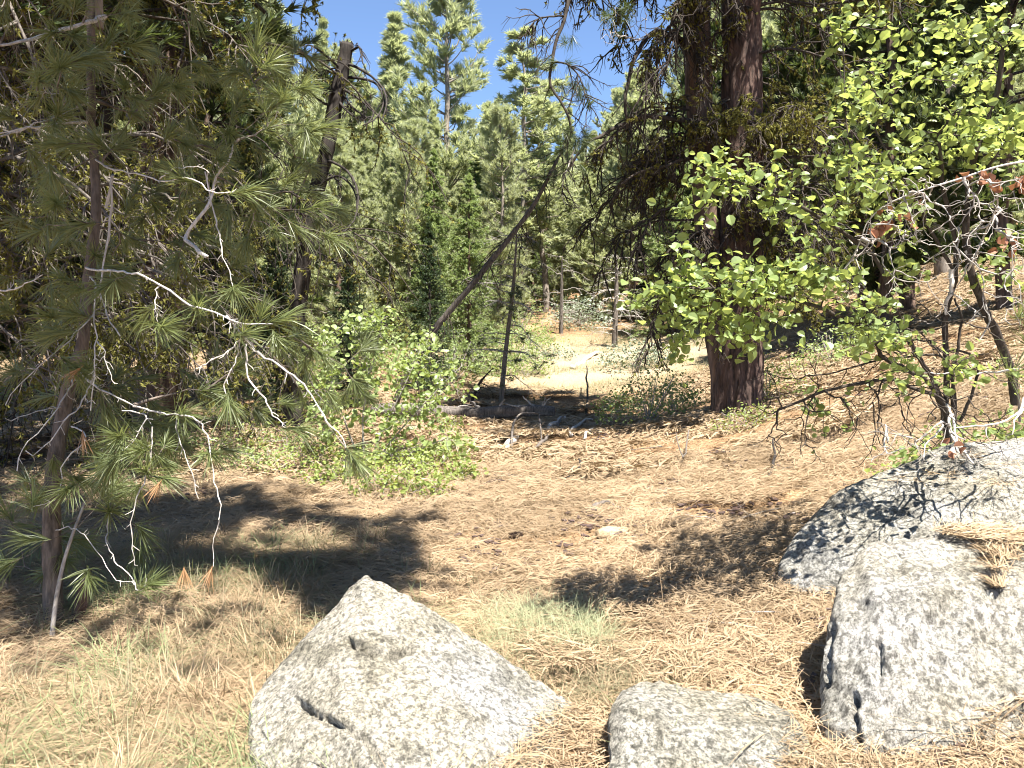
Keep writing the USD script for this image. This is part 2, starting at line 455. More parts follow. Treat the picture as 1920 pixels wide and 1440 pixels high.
gx = lines([(-320, 12), (-80, 3), (-25, .7), (-9, .16), (-4, .055), (5, .12), (12, .6), (30, 3), (90, 12), (320, 12)])
gy = lines([(-60, 6), (-12, 1.0), (1.5, .05), (9, .085), (18, .2), (32, .6), (60, 2.5), (120, 8), (400, 25)])
X, Y = np.meshgrid(gx, gy)
gv = np.stack([X.ravel(), Y.ravel(), H(X.ravel(), Y.ravel())], 1)
nx, ny = len(gx), len(gy)
ii = (np.arange(ny - 1)[:, None] * nx + np.arange(nx - 1)).ravel()
gf = np.vstack([np.stack([ii, ii + 1, ii + nx + 1], 1), np.stack([ii, ii + nx + 1, ii + nx], 1)])
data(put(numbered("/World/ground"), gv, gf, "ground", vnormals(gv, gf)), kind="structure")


# ------------------------------------------------------------------ boulders
def boulder(pts, res, seed, m, label, group=None, cracks=(), amp=(.05, .018, .006), rounds=3, name="boulder", streak=0.0):
    pts = np.array(pts, float)
    hull = m3.Manifold.hull_points(pts).refine_to_length(res).to_mesh()
    v, f = np.array(hull.vert_properties[:, :3], float), np.array(hull.tri_verts)
    e = np.vstack([f[:, [0, 1]], f[:, [1, 2]], f[:, [2, 0]]])
    import scipy.sparse as sp
    A = sp.coo_matrix((np.ones(len(e)), (e[:, 0], e[:, 1])), shape=(len(v), len(v))).tocsr()
    A = ((A + A.T) > 0).astype(float)
    Dg = np.asarray(A.sum(1)).ravel()
    for _ in range(rounds):
        v = v + .5 * (A @ v / Dg[:, None] - v)
    n = vnormals(v, f)
    q = v + seed * 7.3
    h = amp[0] * (meshkit.fbm(q * 2.4, 3, seed) - .5) * 2 + amp[1] * (1 - 2 * np.abs(2 * meshkit.fbm(q * 8.0, 3, seed + 9) - 1)) + amp[2] * (meshkit.fbm(q * 34, 3, seed + 20) - .5) * 2
    if streak:
        h = h + streak * (1 - 2 * np.abs(2 * meshkit.fbm(q * np.array([9, 6, 1.1]), 3, seed + 40) - 1))
    pit = meshkit.noise(q * 26, seed + 31)
    h = h - .010 * np.clip((pit - .72) / .2, 0, 1)
    pp, dep = proj(v)
    front = ((EYE - v) * n).sum(1) > 0
    for line, wpx, depth in cracks:
        L = np.array(line, float)
        best = np.full(len(v), 1e9)
        jit = 7 * (meshkit.noise(np.c_[pp / 14, np.zeros(len(pp))], 5) - .5)
        for a, b in zip(L[:-1], L[1:]):
            t = np.clip(((pp - a) @ (b - a)) / ((b - a) @ (b - a)), 0, 1)
            best = np.minimum(best, np.linalg.norm(pp - a - t[:, None] * (b - a), axis=1))
        h = h - depth * np.clip(1 - (best + jit) / wpx, 0, 1) * front
    v = v + n * h[:, None]
    loc = [pts[:, 0].mean(), pts[:, 1].mean(), pts[:, 2].min()]
    t = thing(name, label, "boulder" if name == "boulder" else "stone", loc, group)
    part(t, "rock", (v, f, vnormals(v, f)), m)
    return v


def PL(rows):
    return [P(*r) for r in rows]


rock_v = {}
rock_v["left"] = boulder(
    PL([(686, 1078, 3.55), (640, 1128, 3.5), (592, 1190, 3.4), (505, 1272, 3.25), (474, 1320, 3.05), (476, 1420, 2.75), (500, 1560, 2.5),
        (762, 1118, 3.5), (905, 1218, 3.4), (1010, 1282, 3.32), (1085, 1335, 3.25), (1130, 1420, 3.1), (1150, 1560, 2.7),
        (680, 1215, 3.12), (640, 1330, 2.75), (800, 1300, 2.95), (900, 1420, 2.68), (700, 1440, 2.52), (800, 1570, 2.36), (620, 1570, 2.4)])
    + [np.array([-.75, 3.5, -.25]), np.array([.25, 3.5, -.25]), np.array([-.9, 2.5, -.3]), np.array([.3, 2.5, -.3]), np.array([-.55, 3.75, -.2])],
    .009, 1, "granite", "pale pointed granite boulder in the foreground, peaked like a tent, cracked across its face",
    cracks=[([(655, 1207), (690, 1222), (712, 1238), (735, 1232), (768, 1222)], 10, .05), ([(560, 1318), (600, 1345), (650, 1368), (690, 1395), (720, 1445)], 9, .045),
            ([(860, 1300), (885, 1325), (900, 1330)], 14, .02)], amp=(.014, .013, .007), rounds=2)
rock_v["small"] = boulder(
    PL([(1168, 1296, 3.0), (1212, 1276, 3.1), (1300, 1288, 3.12), (1405, 1308, 3.12), (1475, 1335, 3.02), (1508, 1385, 2.85), (1512, 1480, 2.6),
        (1148, 1345, 2.85), (1150, 1450, 2.6), (1290, 1345, 2.8), (1180, 1330, 2.8), (1440, 1370, 2.78), (1300, 1560, 2.4), (1500, 1560, 2.4), (1150, 1560, 2.4)])
    + [np.array([.4, 3.05, -.3]), np.array([1.15, 3.05, -.3]), np.array([.4, 2.4, -.3]), np.array([1.05, 2.4, -.3])],
    .0125, 2, "granite_grey", "low flat-topped grey boulder between the pointed boulder and the big right one", amp=(.03, .015, .006))
rock_v["right"] = boulder(
    PL([(1572, 1122, 3.2), (1578, 1085, 3.3), (1640, 1026, 3.42), (1760, 1003, 3.55), (1880, 1008, 3.5), (2060, 1000, 3.5), (2250, 1050, 3.3),
        (1570, 1210, 3.05), (1552, 1290, 2.95), (1556, 1370, 2.85), (1608, 1450, 2.68), (1640, 1560, 2.5), (1800, 1560, 2.42), (2300, 1560, 2.42),
        (1650, 1120, 3.08), (1850, 1110, 3.1), (2100, 1120, 3.05), (1900, 1300, 2.78), (1700, 1330, 2.75)])
    + [np.array([1.62, 3.5, .1]), np.array([1.85, 3.8, .5]), np.array([3.0, 3.8, .5]), np.array([1.2, 2.5, -.3]), np.array([3.2, 2.5, -.3]), np.array([1.7, 3.8, -.3])],
    .011, 3, "granite_face", "big bright granite boulder at the right edge, its steep face scored by upright cracks",
    cracks=[([(1652, 1215), (1650, 1270), (1645, 1300)], 5, .03), ([(1608, 1310), (1612, 1370), (1618, 1440)], 8, .05), ([(1742, 1243), (1755, 1240), (1768, 1250)], 5, .02),
            ([(1700, 1250), (1712, 1330), (1716, 1430)], 3.5, .010), ([(1830, 1370), (1838, 1450)], 4, .012), ([(1563, 1170), (1558, 1240), (1550, 1290)], 10, .04)], amp=(.045, .02, .008), streak=.014)
rock_v["back"] = boulder(
    PL([(1452, 1112, 4.35), (1478, 1048, 4.5), (1540, 968, 4.7), (1600, 915, 4.75), (1650, 885, 4.8), (1700, 868, 4.85), (1800, 842, 4.85), (1920, 828, 4.85), (2150, 815, 4.85),
        (1560, 1110, 4.15), (1500, 1120, 4.2), (1640, 1080, 4.12), (1800, 1070, 4.05), (1930, 1060, 4.05), (2200, 1010, 4.0), (1800, 915, 4.35), (1930, 900, 4.35)])
    + [np.array([1.45, 4.4, -.2]), np.array([1.7, 5.0, -.1]), np.array([3.8, 5.6, .2]), np.array([4.2, 3.8, .2]), np.array([1.7, 4.0, -.2]), np.array([2.6, 5.4, .6])],
    .0155, 4, "granite", "broad sloping granite boulder behind the right foreground one, streaked with twig shadows",
    cracks=[([(1640, 935), (1690, 915), (1740, 905)], 6, .02)], amp=(.06, .02, .006))


# ------------------------------------------------------------------ background trees
def pine_form(Ht, cb, rmax, seed, whorls, per, tr, mats, dens=1.0, prof=.7, nL=.32, nW=.055, nN=12, bare=0, droop=0.0, rise=(-.15, .7), sub=8, tuftk=4):
    """One tree about its base: (trunk, branches, crown) meshes."""
    rng = np.random.default_rng(seed)
    k = 14
    t = np.linspace(0, 1, k)
    wob = np.cumsum(rng.normal(size=(k, 2)) * Ht * .004, 0)
    tp = np.c_[wob - wob[0], t * Ht]
    trr = tr * (1 - t) ** .85 + .012
    tv, tf, tn = rough_tube(tp, trr, 12, 40, seed, tr * .06, (6, 1.2))
    zs = cb + (Ht - cb) * np.linspace(0, .985, whorls) + rng.normal(size=whorls) * .08
    zz = np.repeat(zs, per) + rng.normal(size=whorls * per) * .12
    u = np.clip((zz - cb) / (Ht - cb), 0, 1)
    az = rng.uniform(0, 2 * np.pi, len(zz))
    ln = rmax * (np.clip(1 - u, 0, 1) ** prof * np.minimum(1, .45 + 2.2 * u) + .05) * rng.uniform(.45, 1.15, len(zz))
    ri = rise[0] + (rise[1] - rise[0]) * u + rng.normal(size=len(zz)) * .15
    d = unit(np.stack([np.cos(az), np.sin(az), ri], 1))
    base = np.stack([np.interp(zz, tp[:, 2], tp[:, 0]), np.interp(zz, tp[:, 2], tp[:, 1]), zz], 1)
    kk = 7
    pts = [base]
    p = base
    for q in range(kk - 1):
        p = p + d * (ln / (kk - 1))[:, None]
        d = unit(d + rng.normal(size=d.shape) * .10 + np.array([0, 0, .10 - droop]))
        pts.append(p)
    limbs = np.stack(pts, 1)
    live = rng.uniform(size=len(ln)) > bare * (1 - u)
    br = tubes(limbs, taper(limbs, .010 + .016 * ln, .006), 4)
    subs, idx, sl = sprout(limbs[live], sub, ln[live] * .42 + .12, rng, t0=.28, k=4, fwd=.9, side=.9, up=.25, grav=.16 - droop, taper=.45)
    br2 = tubes(subs, taper(subs, .008, .004), 3, cap=False)
    n = max(1, int(tuftk * dens))
    tt = np.linspace(1, .35, n)
    C, D = [], []
    for a in tt:
        x = a * 3; i = min(int(x), 2); w = x - i
        C.append(subs[:, i] * (1 - w) + subs[:, i + 1] * w)
        D.append(unit(subs[:, i + 1] - subs[:, i]) + np.array([0, 0, .6 - droop]))
    C.append(limbs[live][:, -1]); D.append(unit(limbs[live][:, -1] - limbs[live][:, -2]) + np.array([0, 0, .3 - droop]))
    C, D = np.vstack(C), np.vstack(D)
    keep = rng.uniform(size=len(C)) < dens
    fo = tufts(C[keep], D[keep], nN, nL, nW, rng, spread=(.15, 1.0), axis=.12, strip=False)
    return (tv, tf, tn), join(br, br2), fo


def fir_form(Ht, cb, rmax, seed, whorls, per, tr, nL=.055, nW=.02, gap=.05, droop=.05):
    rng = np.random.default_rng(seed)
    tp = np.c_[np.zeros((8, 2)), np.linspace(0, Ht, 8)]
    trunk = rough_tube(tp, tr * (1 - np.linspace(0, 1, 8)) ** .9 + .01, 10, 30, seed, tr * .06, (6, 1.2))
    zz = np.repeat(np.linspace(cb, Ht * .99, whorls), per) + rng.normal(size=whorls * per) * .1
    u = np.clip((zz - cb) / (Ht - cb), 0, 1)
    az = rng.uniform(0, 2 * np.pi, len(zz))
    ln = (rmax * (1 - u) ** .85 + .06) * rng.uniform(.5, 1.12, len(zz))
    d = unit(np.stack([np.cos(az), np.sin(az), -.12 + .55 * u + rng.normal(size=len(zz)) * .1], 1))
    p = np.stack([0 * zz, 0 * zz, zz], 1); pts = [p]
    for q in range(6):
        p = p + d * (ln / 6)[:, None]
        d = unit(d + rng.normal(size=d.shape) * .06 + np.array([0, 0, -droop if q < 3 else droop]))
        pts.append(p)
    limbs = np.stack(pts, 1)
    subs, idx, sl = sprout(limbs, 9, ln * .4 + .06, rng, t0=.1, k=4, fwd=.9, side=.8, up=-.05, grav=-.02, taper=.6)
    S = subs.copy()
    C, D = [], []
    for a in np.arange(0, 1.01, .2):
        x = a * 3; i = min(int(x), 2); w = x - i
        C.append(S[:, i] * (1 - w) + S[:, i + 1] * w); D.append(unit(S[:, i + 1] - S[:, i]))
    for a in np.arange(.3, 1.01, .14):
        x = a * 6; i = min(int(x), 5); w = x - i
        C.append(limbs[:, i] * (1 - w) + limbs[:, i + 1] * w); D.append(unit(limbs[:, i + 1] - limbs[:, i]))
    C, D = np.vstack(C), np.vstack(D)
    fo = tufts(C, D, 7, nL, nW, rng, spread=(.5, 1.3), axis=.08, strip=False)
    return trunk, join(tubes(limbs, taper(limbs, .006 + .010 * ln, .004), 4), tubes(subs, taper(subs, .005, .003), 3, cap=False)), fo


def form(name, meshes, mats):
    c = stage.CreateClassPrim("/World/" + name)
    c.SetTypeName("Xform")
    for nm, me, m in zip(("trunk", "branches", "crown"), meshes, mats):
        p = put(f"/World/{name}/{nm}", me[0], me[1], m, me[2] if len(me) > 2 else None)
        if nm != "trunk":
            data(p, kind="stuff")
    return c


FORMS = {
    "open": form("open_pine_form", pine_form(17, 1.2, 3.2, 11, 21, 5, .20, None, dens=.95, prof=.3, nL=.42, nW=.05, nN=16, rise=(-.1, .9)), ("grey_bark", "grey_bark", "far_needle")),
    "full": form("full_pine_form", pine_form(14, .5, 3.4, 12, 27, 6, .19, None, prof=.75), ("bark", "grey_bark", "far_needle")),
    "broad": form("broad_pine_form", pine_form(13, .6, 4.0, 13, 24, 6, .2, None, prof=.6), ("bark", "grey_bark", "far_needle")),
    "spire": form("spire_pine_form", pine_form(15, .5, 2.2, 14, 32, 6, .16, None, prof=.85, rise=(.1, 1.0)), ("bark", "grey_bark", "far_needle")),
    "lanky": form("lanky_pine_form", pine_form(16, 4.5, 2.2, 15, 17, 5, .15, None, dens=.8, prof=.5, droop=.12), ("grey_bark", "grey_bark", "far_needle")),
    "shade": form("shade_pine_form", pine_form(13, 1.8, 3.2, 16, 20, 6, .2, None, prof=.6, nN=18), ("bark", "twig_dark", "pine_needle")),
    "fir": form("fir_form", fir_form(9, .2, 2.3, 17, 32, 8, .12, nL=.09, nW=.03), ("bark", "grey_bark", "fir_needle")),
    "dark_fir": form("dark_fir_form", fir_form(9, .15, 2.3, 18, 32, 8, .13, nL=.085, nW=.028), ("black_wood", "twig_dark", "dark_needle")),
}
SIZE = {"open": 17, "full": 14, "broad": 13, "spire": 15, "lanky": 16, "shade": 13, "fir": 9, "dark_fir": 9}


def tree(fm, px, y, top, label, yaw=0.0, fat=1.0, group=None, name=None, lean=(0, 0)):
    """A tree of a form: foot at picture column px, y metres off; top: the picture row of its tip."""
    x = (px - 960) / F * y
    z = float(H(x, y)) - .05
    tipz = P(px, top, y)[2]
    s = (tipz - z) / SIZE[fm]
    t = UsdGeom.Xform.Define(stage, numbered("/World/" + (name or ("fir_tree" if "fir" in fm else "pine_tree"))))
    t.GetPrim().GetReferences().AddInternalReference(FORMS[fm].GetPath())
    t.GetPrim().SetInstanceable(True)
    t.AddTranslateOp().Set(Gf.Vec3d(x, y, z))
    t.AddRotateXYZOp().Set(Gf.Vec3f(lean[0], lean[1], yaw))
    t.AddScaleOp().Set(Gf.Vec3f(s * fat, s * fat, s))
    data(t.GetPrim(), label=label, category="fir tree" if "fir" in fm else "pine tree", group=group)
    return t


FAR = [  # form, column, distance, tip row, label, yaw, fatness
    ("open", 826, 36, -60, "tall open-crowned pine standing against the sky, left of the middle gap", 20, 1.15),
    ("spire", 742, 45, 35, "narrow spire-topped pine just left of the tall open pine against the sky", 0, 1.5),
    ("spire", 612, 42, 42, "small pointed pine top in the sky behind the broken dead trunk", 90, .8),
    ("full", 500, 27, -120, "sunlit pine at the left edge of the sky behind the dark lichen-hung branches", 40, .9),
    ("lanky", 978, 31, 70, "slim pine with drooping sprays at the right side of the sky gap", 200, 1.6),
    ("lanky", 1022, 33, 150, "lanky pine with a pale trunk behind the leaning dead trunk", 70, 1.5),
    ("full", 690, 33, 165, "bushy pine below the spire-topped pine, right of the broken trunk", 130, 1.15),
    ("broad", 905, 38, 290, "rounded pine in the dip of the skyline between the two tall pines", 240, 1.1),
    ("broad", 770, 28, 330, "broad sunlit pine crown low in the middle of the wood", 10, 1.1),
    ("full", 1110, 34, 255, "pine seen through the dead twigs left of the double trunk", 300, 1.1),
    ("full", 1190, 30, 150, "tall pine behind the hanging dead branches beside the double trunk", 160, 1.2),
    ("broad", 1060, 34, 380, "bushy pine at the head of the sunlit clearing", 80, 1.0),
    ("shade", 1200, 31, 400, "shaded pine at the right end of the clearing", 190, .9),
    ("fir", 880, 20, 330, "bright yellow-green fir left of the leaning dead trunk", 30, 1.0),
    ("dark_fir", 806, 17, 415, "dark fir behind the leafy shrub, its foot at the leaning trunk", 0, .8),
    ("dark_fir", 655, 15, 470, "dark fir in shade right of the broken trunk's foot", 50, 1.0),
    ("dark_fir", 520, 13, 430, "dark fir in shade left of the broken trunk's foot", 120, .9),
    ("full", 640, 24, 260, "sunlit pine right behind the broken dead trunk", 222, 1.0),
    ("broad", 960, 28, 430, "low pine between the leaning trunk and the slim standing tree", 15, .9),
    ("shade", 1650, 15.5, -180, "shaded pine just right of the double trunk", 0, 1.0),
    ("shade", 1700, 17, -200, "shaded pine above the pale dead twigs of the right shrub", 60, 1.1),
    ("shade", 1880, 14, -260, "shaded pine at the right edge behind the leafy shrub", 140, 1.0),
    ("shade", 1500, 21, -60, "shaded pine seen past the right side of the double trunk", 100, 1.1),
    ("full", 1800, 26, 120, "sunlit pine on the right slope behind the shrub", 10, 1.1),
    ("full", 1640, 27, 60, "sunlit pine up the right slope between two shaded pines", 260, 1.2),
    ("shade", 1330, 29, 60, "shaded pine behind the double trunk", 210, 1.1),
    ("full", 60, 24, -100, "pine in the left background behind the lichen-hung branches", 77, 1.2),
    ("shade", 180, 18, -150, "shaded pine behind the left foreground pine", 177, 1.2),
    ("shade", 400, 17, -60, "shaded pine between the left trunks and the broken trunk", 277, 1.1),
    ("shade", -80, 15, -200, "shaded pine at the left edge of the picture", 27, 1.1),
]
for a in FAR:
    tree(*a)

# the far wood: a mass of the same pines on the hillside
rng = np.random.default_rng(5)
pos, sc, ro, ki = [], [], [], []
kinds = ["full", "broad", "spire", "open", "full", "fir"]
tries = 0
while len(pos) < 400 and tries < 14000:
    tries += 1
    y = 25 + 60 * rng.uniform() ** 1.7
    x = rng.uniform(-1, 1) * y * .85
    c = 960 + x / y * F
    if y < 36 and 940 < c < 1260:
        continue
    if any((x - p[0]) ** 2 + (y - p[1]) ** 2 < 2.2 for p in pos[-80:]):
        continue
    z = float(H(x, y))
    kd = kinds[rng.integers(len(kinds))]
    lim = 240 + 60 * rng.uniform() if 690 < c < 1140 else (150 if 570 < c < 1200 else -100)
    top = P(c, lim, y)[2] - z
    h = rng.uniform(.28, 1.1) * SIZE[kd] * (1.15 if kd == "fir" else .95)
    h = min(h, top)
    if h < 3:
        continue
    pos.append((x, y, z)); sc.append(h / SIZE[kd]); ro.append(rng.uniform(0, 360)); ki.append(kinds.index(kd) if kd != "full" else 0)
pi = UsdGeom.PointInstancer.Define(stage, numbered("/World/forest"))
rel = pi.CreatePrototypesRel()
for kd in kinds:
    pr = UsdGeom.Xform.Define(stage, f"/World/forest/{kd}_tree") if not stage.GetPrimAtPath(f"/World/forest/{kd}_tree") else None
    if pr:
        pr.GetPrim().GetReferences().AddInternalReference(FORMS[kd].GetPath())
    rel.AddTarget(f"/World/forest/{kd}_tree")
# duplicate targets collapse: index by the unique list
uniq = list(dict.fromkeys(kinds))
pi.CreateProtoIndicesAttr(Vt.IntArray([uniq.index(kinds[k]) for k in ki]))
pi.CreatePositionsAttr(Vt.Vec3fArray.FromNumpy(np.array(pos, np.float32)))
pi.CreateScalesAttr(Vt.Vec3fArray.FromNumpy(np.repeat(np.array(sc, np.float32)[:, None], 3, 1)))
pi.CreateOrientationsAttr(Vt.QuathArray([Gf.Quath(math.cos(math.radians(r) / 2), 0, 0, math.sin(math.radians(r) / 2)) for r in ro]))
data(pi.GetPrim(), label="sunlit pine wood covering the hillside behind the clearing", category="forest", kind="stuff")
# ------------------------------------------------------------------ near trees
def box_pts(rng, boxes):
    out = []
    for (x0, y0, x1, y1, n, d0, d1) in boxes:
        for _ in range(n):
            out.append(P(rng.uniform(x0, x1), rng.uniform(y0, y1), rng.uniform(d0, d1)))
    return np.array(out)


def px_line(rows, k=None):
    q = np.array([P(*r) for r in rows])
    return resample(q, k or max(8, 3 * len(rows)))


def tri_split(v, f, per_v, per_f, most, rng=None, order=None):
    """Meshes of equal pieces: the first `most` pieces one by one (by order) and the rest joined."""
    n = len(v) // per_v
    order = np.arange(n) if order is None else order
    V = v.reshape(n, per_v, 3)
    unitf = f[:per_f]
    single = [(V[i], unitf) for i in order[:most]]
    rest = order[most:]
    joined = None
    if len(rest):
        joined = (V[rest].reshape(-1, 3), (unitf[None] + (np.arange(len(rest)) * per_v)[:, None, None]).reshape(-1, 3))
    return single, joined


def put_tufts(t, C, D, n, L, W, m, rng, name="needle_tuft", most=300, **kw):
    v, f = tufts(C, D, n, L, W, rng, **kw)
    k = 5 if kw.get("strip", True) else 3
    kf = 3 if kw.get("strip", True) else 1
    order = np.argsort(np.linalg.norm(np.asarray(C) - EYE, axis=1))
    one, rest = tri_split(v, f, k * n, kf * n, most, order=order)
    for me in one:
        part(t, name, me, m)
    if rest:
        part(t, name + "s", rest, m, kind="stuff")


# --- the young pine at the left, near the camera
rng = np.random.default_rng(21)
trunk_px = [(170, -420, 4.5), (170, -150, 4.45), (171, 60, 4.4), (170, 140, 4.4), (173, 187, 4.4), (170, 233, 4.4), (177, 300, 4.38), (180, 383, 4.36), (173, 467, 4.35),
            (166, 520, 4.34), (160, 580, 4.33), (154, 650, 4.32), (136, 700, 4.3), (120, 770, 4.3), (107, 840, 4.28), (100, 900, 4.27), (97, 960, 4.26), (98, 1060, 4.25), (100, 1130, 4.25), (97, 1205, 4.25)]
foot = P(97, 1195, 4.25)
yp = thing("pine_tree", "young pine at the left with bright bare drooping twigs and fans of long needles", "pine tree", (foot[0], foot[1], float(H(foot[0], foot[1]))))
tl = np.array([P(*r) for r in trunk_px])
part(yp, "trunk", rough_tube(tl, [.010, .013, .016, .018, .021, .025, .031, .038, .045, .050], 12, 140, 8, .006, (24, 9)), "young_bark")
hand = {  # bare pale twigs, photograph pixels with depth
    "a": ([(160, 500, 4.3), (230, 512, 4.0), (267, 517, 3.85), (300, 533, 3.8), (333, 557, 3.75), (377, 575, 3.7), (410, 583, 3.65), (443, 603, 3.62), (480, 608, 3.6), (512, 607, 3.6)], .0085),
    "b": ([(462, 632, 3.62), (443, 643, 3.6), (407, 672, 3.6), (367, 692, 3.6)], .0055),
    "c": ([(450, 628, 3.62), (445, 660, 3.62), (433, 693, 3.6), (420, 723, 3.6), (427, 745, 3.58)], .005),
    "d": ([(458, 622, 3.62), (463, 657, 3.6), (463, 687, 3.58), (473, 717, 3.56), (493, 743, 3.54), (507, 773, 3.52), (537, 800, 3.5)], .0065),
    "e": ([(455, 625, 3.62), (483, 667, 3.58), (520, 687, 3.55), (563, 717, 3.5), (600, 773, 3.45), (617, 803, 3.42), (640, 830, 3.4), (655, 850, 3.38)], .0065),
    "x": ([(425, 592, 3.64), (440, 610, 3.63), (455, 626, 3.62)], .007),
    "f": ([(385, 320, 4.2), (400, 397, 4.15), (410, 430, 4.1), (415, 467, 4.05), (427, 507, 4.0), (437, 537, 3.98)], .006),
    "g": ([(177, 300, 4.38), (240, 325, 4.1), (300, 337, 3.9), (343, 333, 3.8), (370, 335, 3.75), (397, 357, 3.7), (423, 362, 3.68), (450, 360, 3.66)], .0065),
    "g2": ([(300, 336, 3.9), (313, 323, 3.85), (340, 312, 3.8), (387, 315, 3.78), (392, 324, 3.78)], .0045),
    "h": ([(250, 760, 4.0), (310, 775, 3.85), (353, 790, 3.75), (377, 803, 3.7), (390, 837, 3.66), (397, 873, 3.62), (407, 920, 3.58), (415, 957, 3.55), (413, 990, 3.54), (400, 1023, 3.53), (400, 1062, 3.52)], .006),
    "h0": ([(140, 690, 4.3), (190, 730, 4.15), (250, 760, 4.0)], .009),
    "i": ([(303, 532, 3.8), (290, 548, 3.78), (290, 575, 3.76), (296, 603, 3.75)], .0045),
    "j": ([(285, 800, 3.9), (278, 880, 3.8), (267, 920, 3.75), (255, 947, 3.72), (250, 1000, 3.7), (252, 1060, 3.7)], .005),
    "j2": ([(330, 770, 3.85), (345, 840, 3.8), (363, 887, 3.78), (372, 935, 3.76)], .004),
    "j3": ([(230, 770, 4.0), (275, 790, 3.9), (255, 820, 3.85), (225, 850, 3.8)], .005),
    "k": ([(98, 1000, 4.25), (130, 985, 4.1), (157, 995, 3.9), (180, 1027, 3.8), (200, 1063, 3.75), (227, 1087, 3.7), (247, 1090, 3.68)], .0045),
    "k2": ([(205, 960, 3.9), (200, 1010, 3.85), (207, 1030, 3.8), (220, 1053, 3.78), (247, 1077, 3.74), (260, 1103, 3.72), (277, 1093, 3.7)], .0045),
    "l": ([(135, 700, 4.3), (113, 760, 4.0), (80, 800, 3.9), (43, 847, 3.8), (32, 883, 3.75)], .006),
    "l2": ([(180, 680, 4.1), (147, 767, 3.95), (117, 793, 3.9), (87, 833, 3.85), (63, 853, 3.8), (48, 845, 3.8)], .006),
    "m": ([(165, 520, 4.34), (178, 545, 4.1), (180, 603, 4.0), (183, 640, 3.95), (177, 677, 3.9), (177, 730, 3.88), (170, 770, 3.85)], .006),
    "m2": ([(183, 640, 3.95), (196, 655, 3.9), (205, 690, 3.86), (215, 720, 3.84)], .004),
    "n": ([(200, 390, 4.3), (215, 330, 4.25), (205, 460, 4.2), (190, 540, 4.15), (200, 590, 4.1), (210, 610, 4.05), (225, 630, 4.0)], .009),
    "o": ([(170, 185, 4.4), (140, 205, 4.3), (105, 220, 4.2), (60, 235, 4.1), (0, 250, 4.0)], .008),
    "o2": ([(170, 160, 4.4), (130, 172, 4.25), (100, 175, 4.2), (70, 170, 4.1)], .005),
    "o3": ([(173, 230, 4.4), (120, 235, 4.3), (60, 240, 4.2), (0, 256, 4.0)], .012),
    "p": ([(198, 30, 4.5), (170, 38, 4.3), (120, 50, 4.2), (70, 72, 4.1), (0, 85, 3.9)], .017),
    "q": ([(180, 590, 4.2), (130, 640, 4.0), (60, 700, 3.9), (10, 760, 3.8)], .005),
    "r": ([(0, 543, 4.1), (30, 542, 4.0), (55, 535, 3.95), (80, 515, 3.9)], .006),
    "s": ([(120, 760, 4.3), (70, 770, 4.1), (20, 790, 4.0)], .005),
    "t": ([(135, 800, 4.0), (160, 830, 3.9), (120, 870, 3.85), (110, 930, 3.82), (60, 950, 3.8)], .005),
    "u": ([(390, 480, 4.05), (370, 470, 4.1), (345, 440, 4.2), (390, 385, 4.25), (400, 340, 4.3), (430, 300, 4.35), (437, 270, 4.4)], .014),
}
skel = list(resample(tl, 90))
for nm, (rows, r) in hand.items():
    q = px_line(rows)
    w = np.cumsum(rng.normal(size=q.shape) * .0034, 0)
    q = q + w - np.linspace(0, 1, len(q))[:, None] * w[-1]
    q = q + np.r_[[np.zeros(3)], rng.normal(size=(len(q) - 2, 3)) * .0035, [np.zeros(3)]]
    sb_, _, _ = sprout(q[None], 7, np.array([.075]), rng, t0=.1, k=4, fwd=.7, side=.8, wob=.25)
    rad = np.linspace(r * .8, r * .36, len(q)) * rng.uniform(.85, 1.2, len(q))
    part(yp, "branch", join(tubes(q[None], rad[None], 6), tubes(sb_, taper(sb_, .0022, .0012), 4)), "pale_wood")
    skel += list(q[2:])
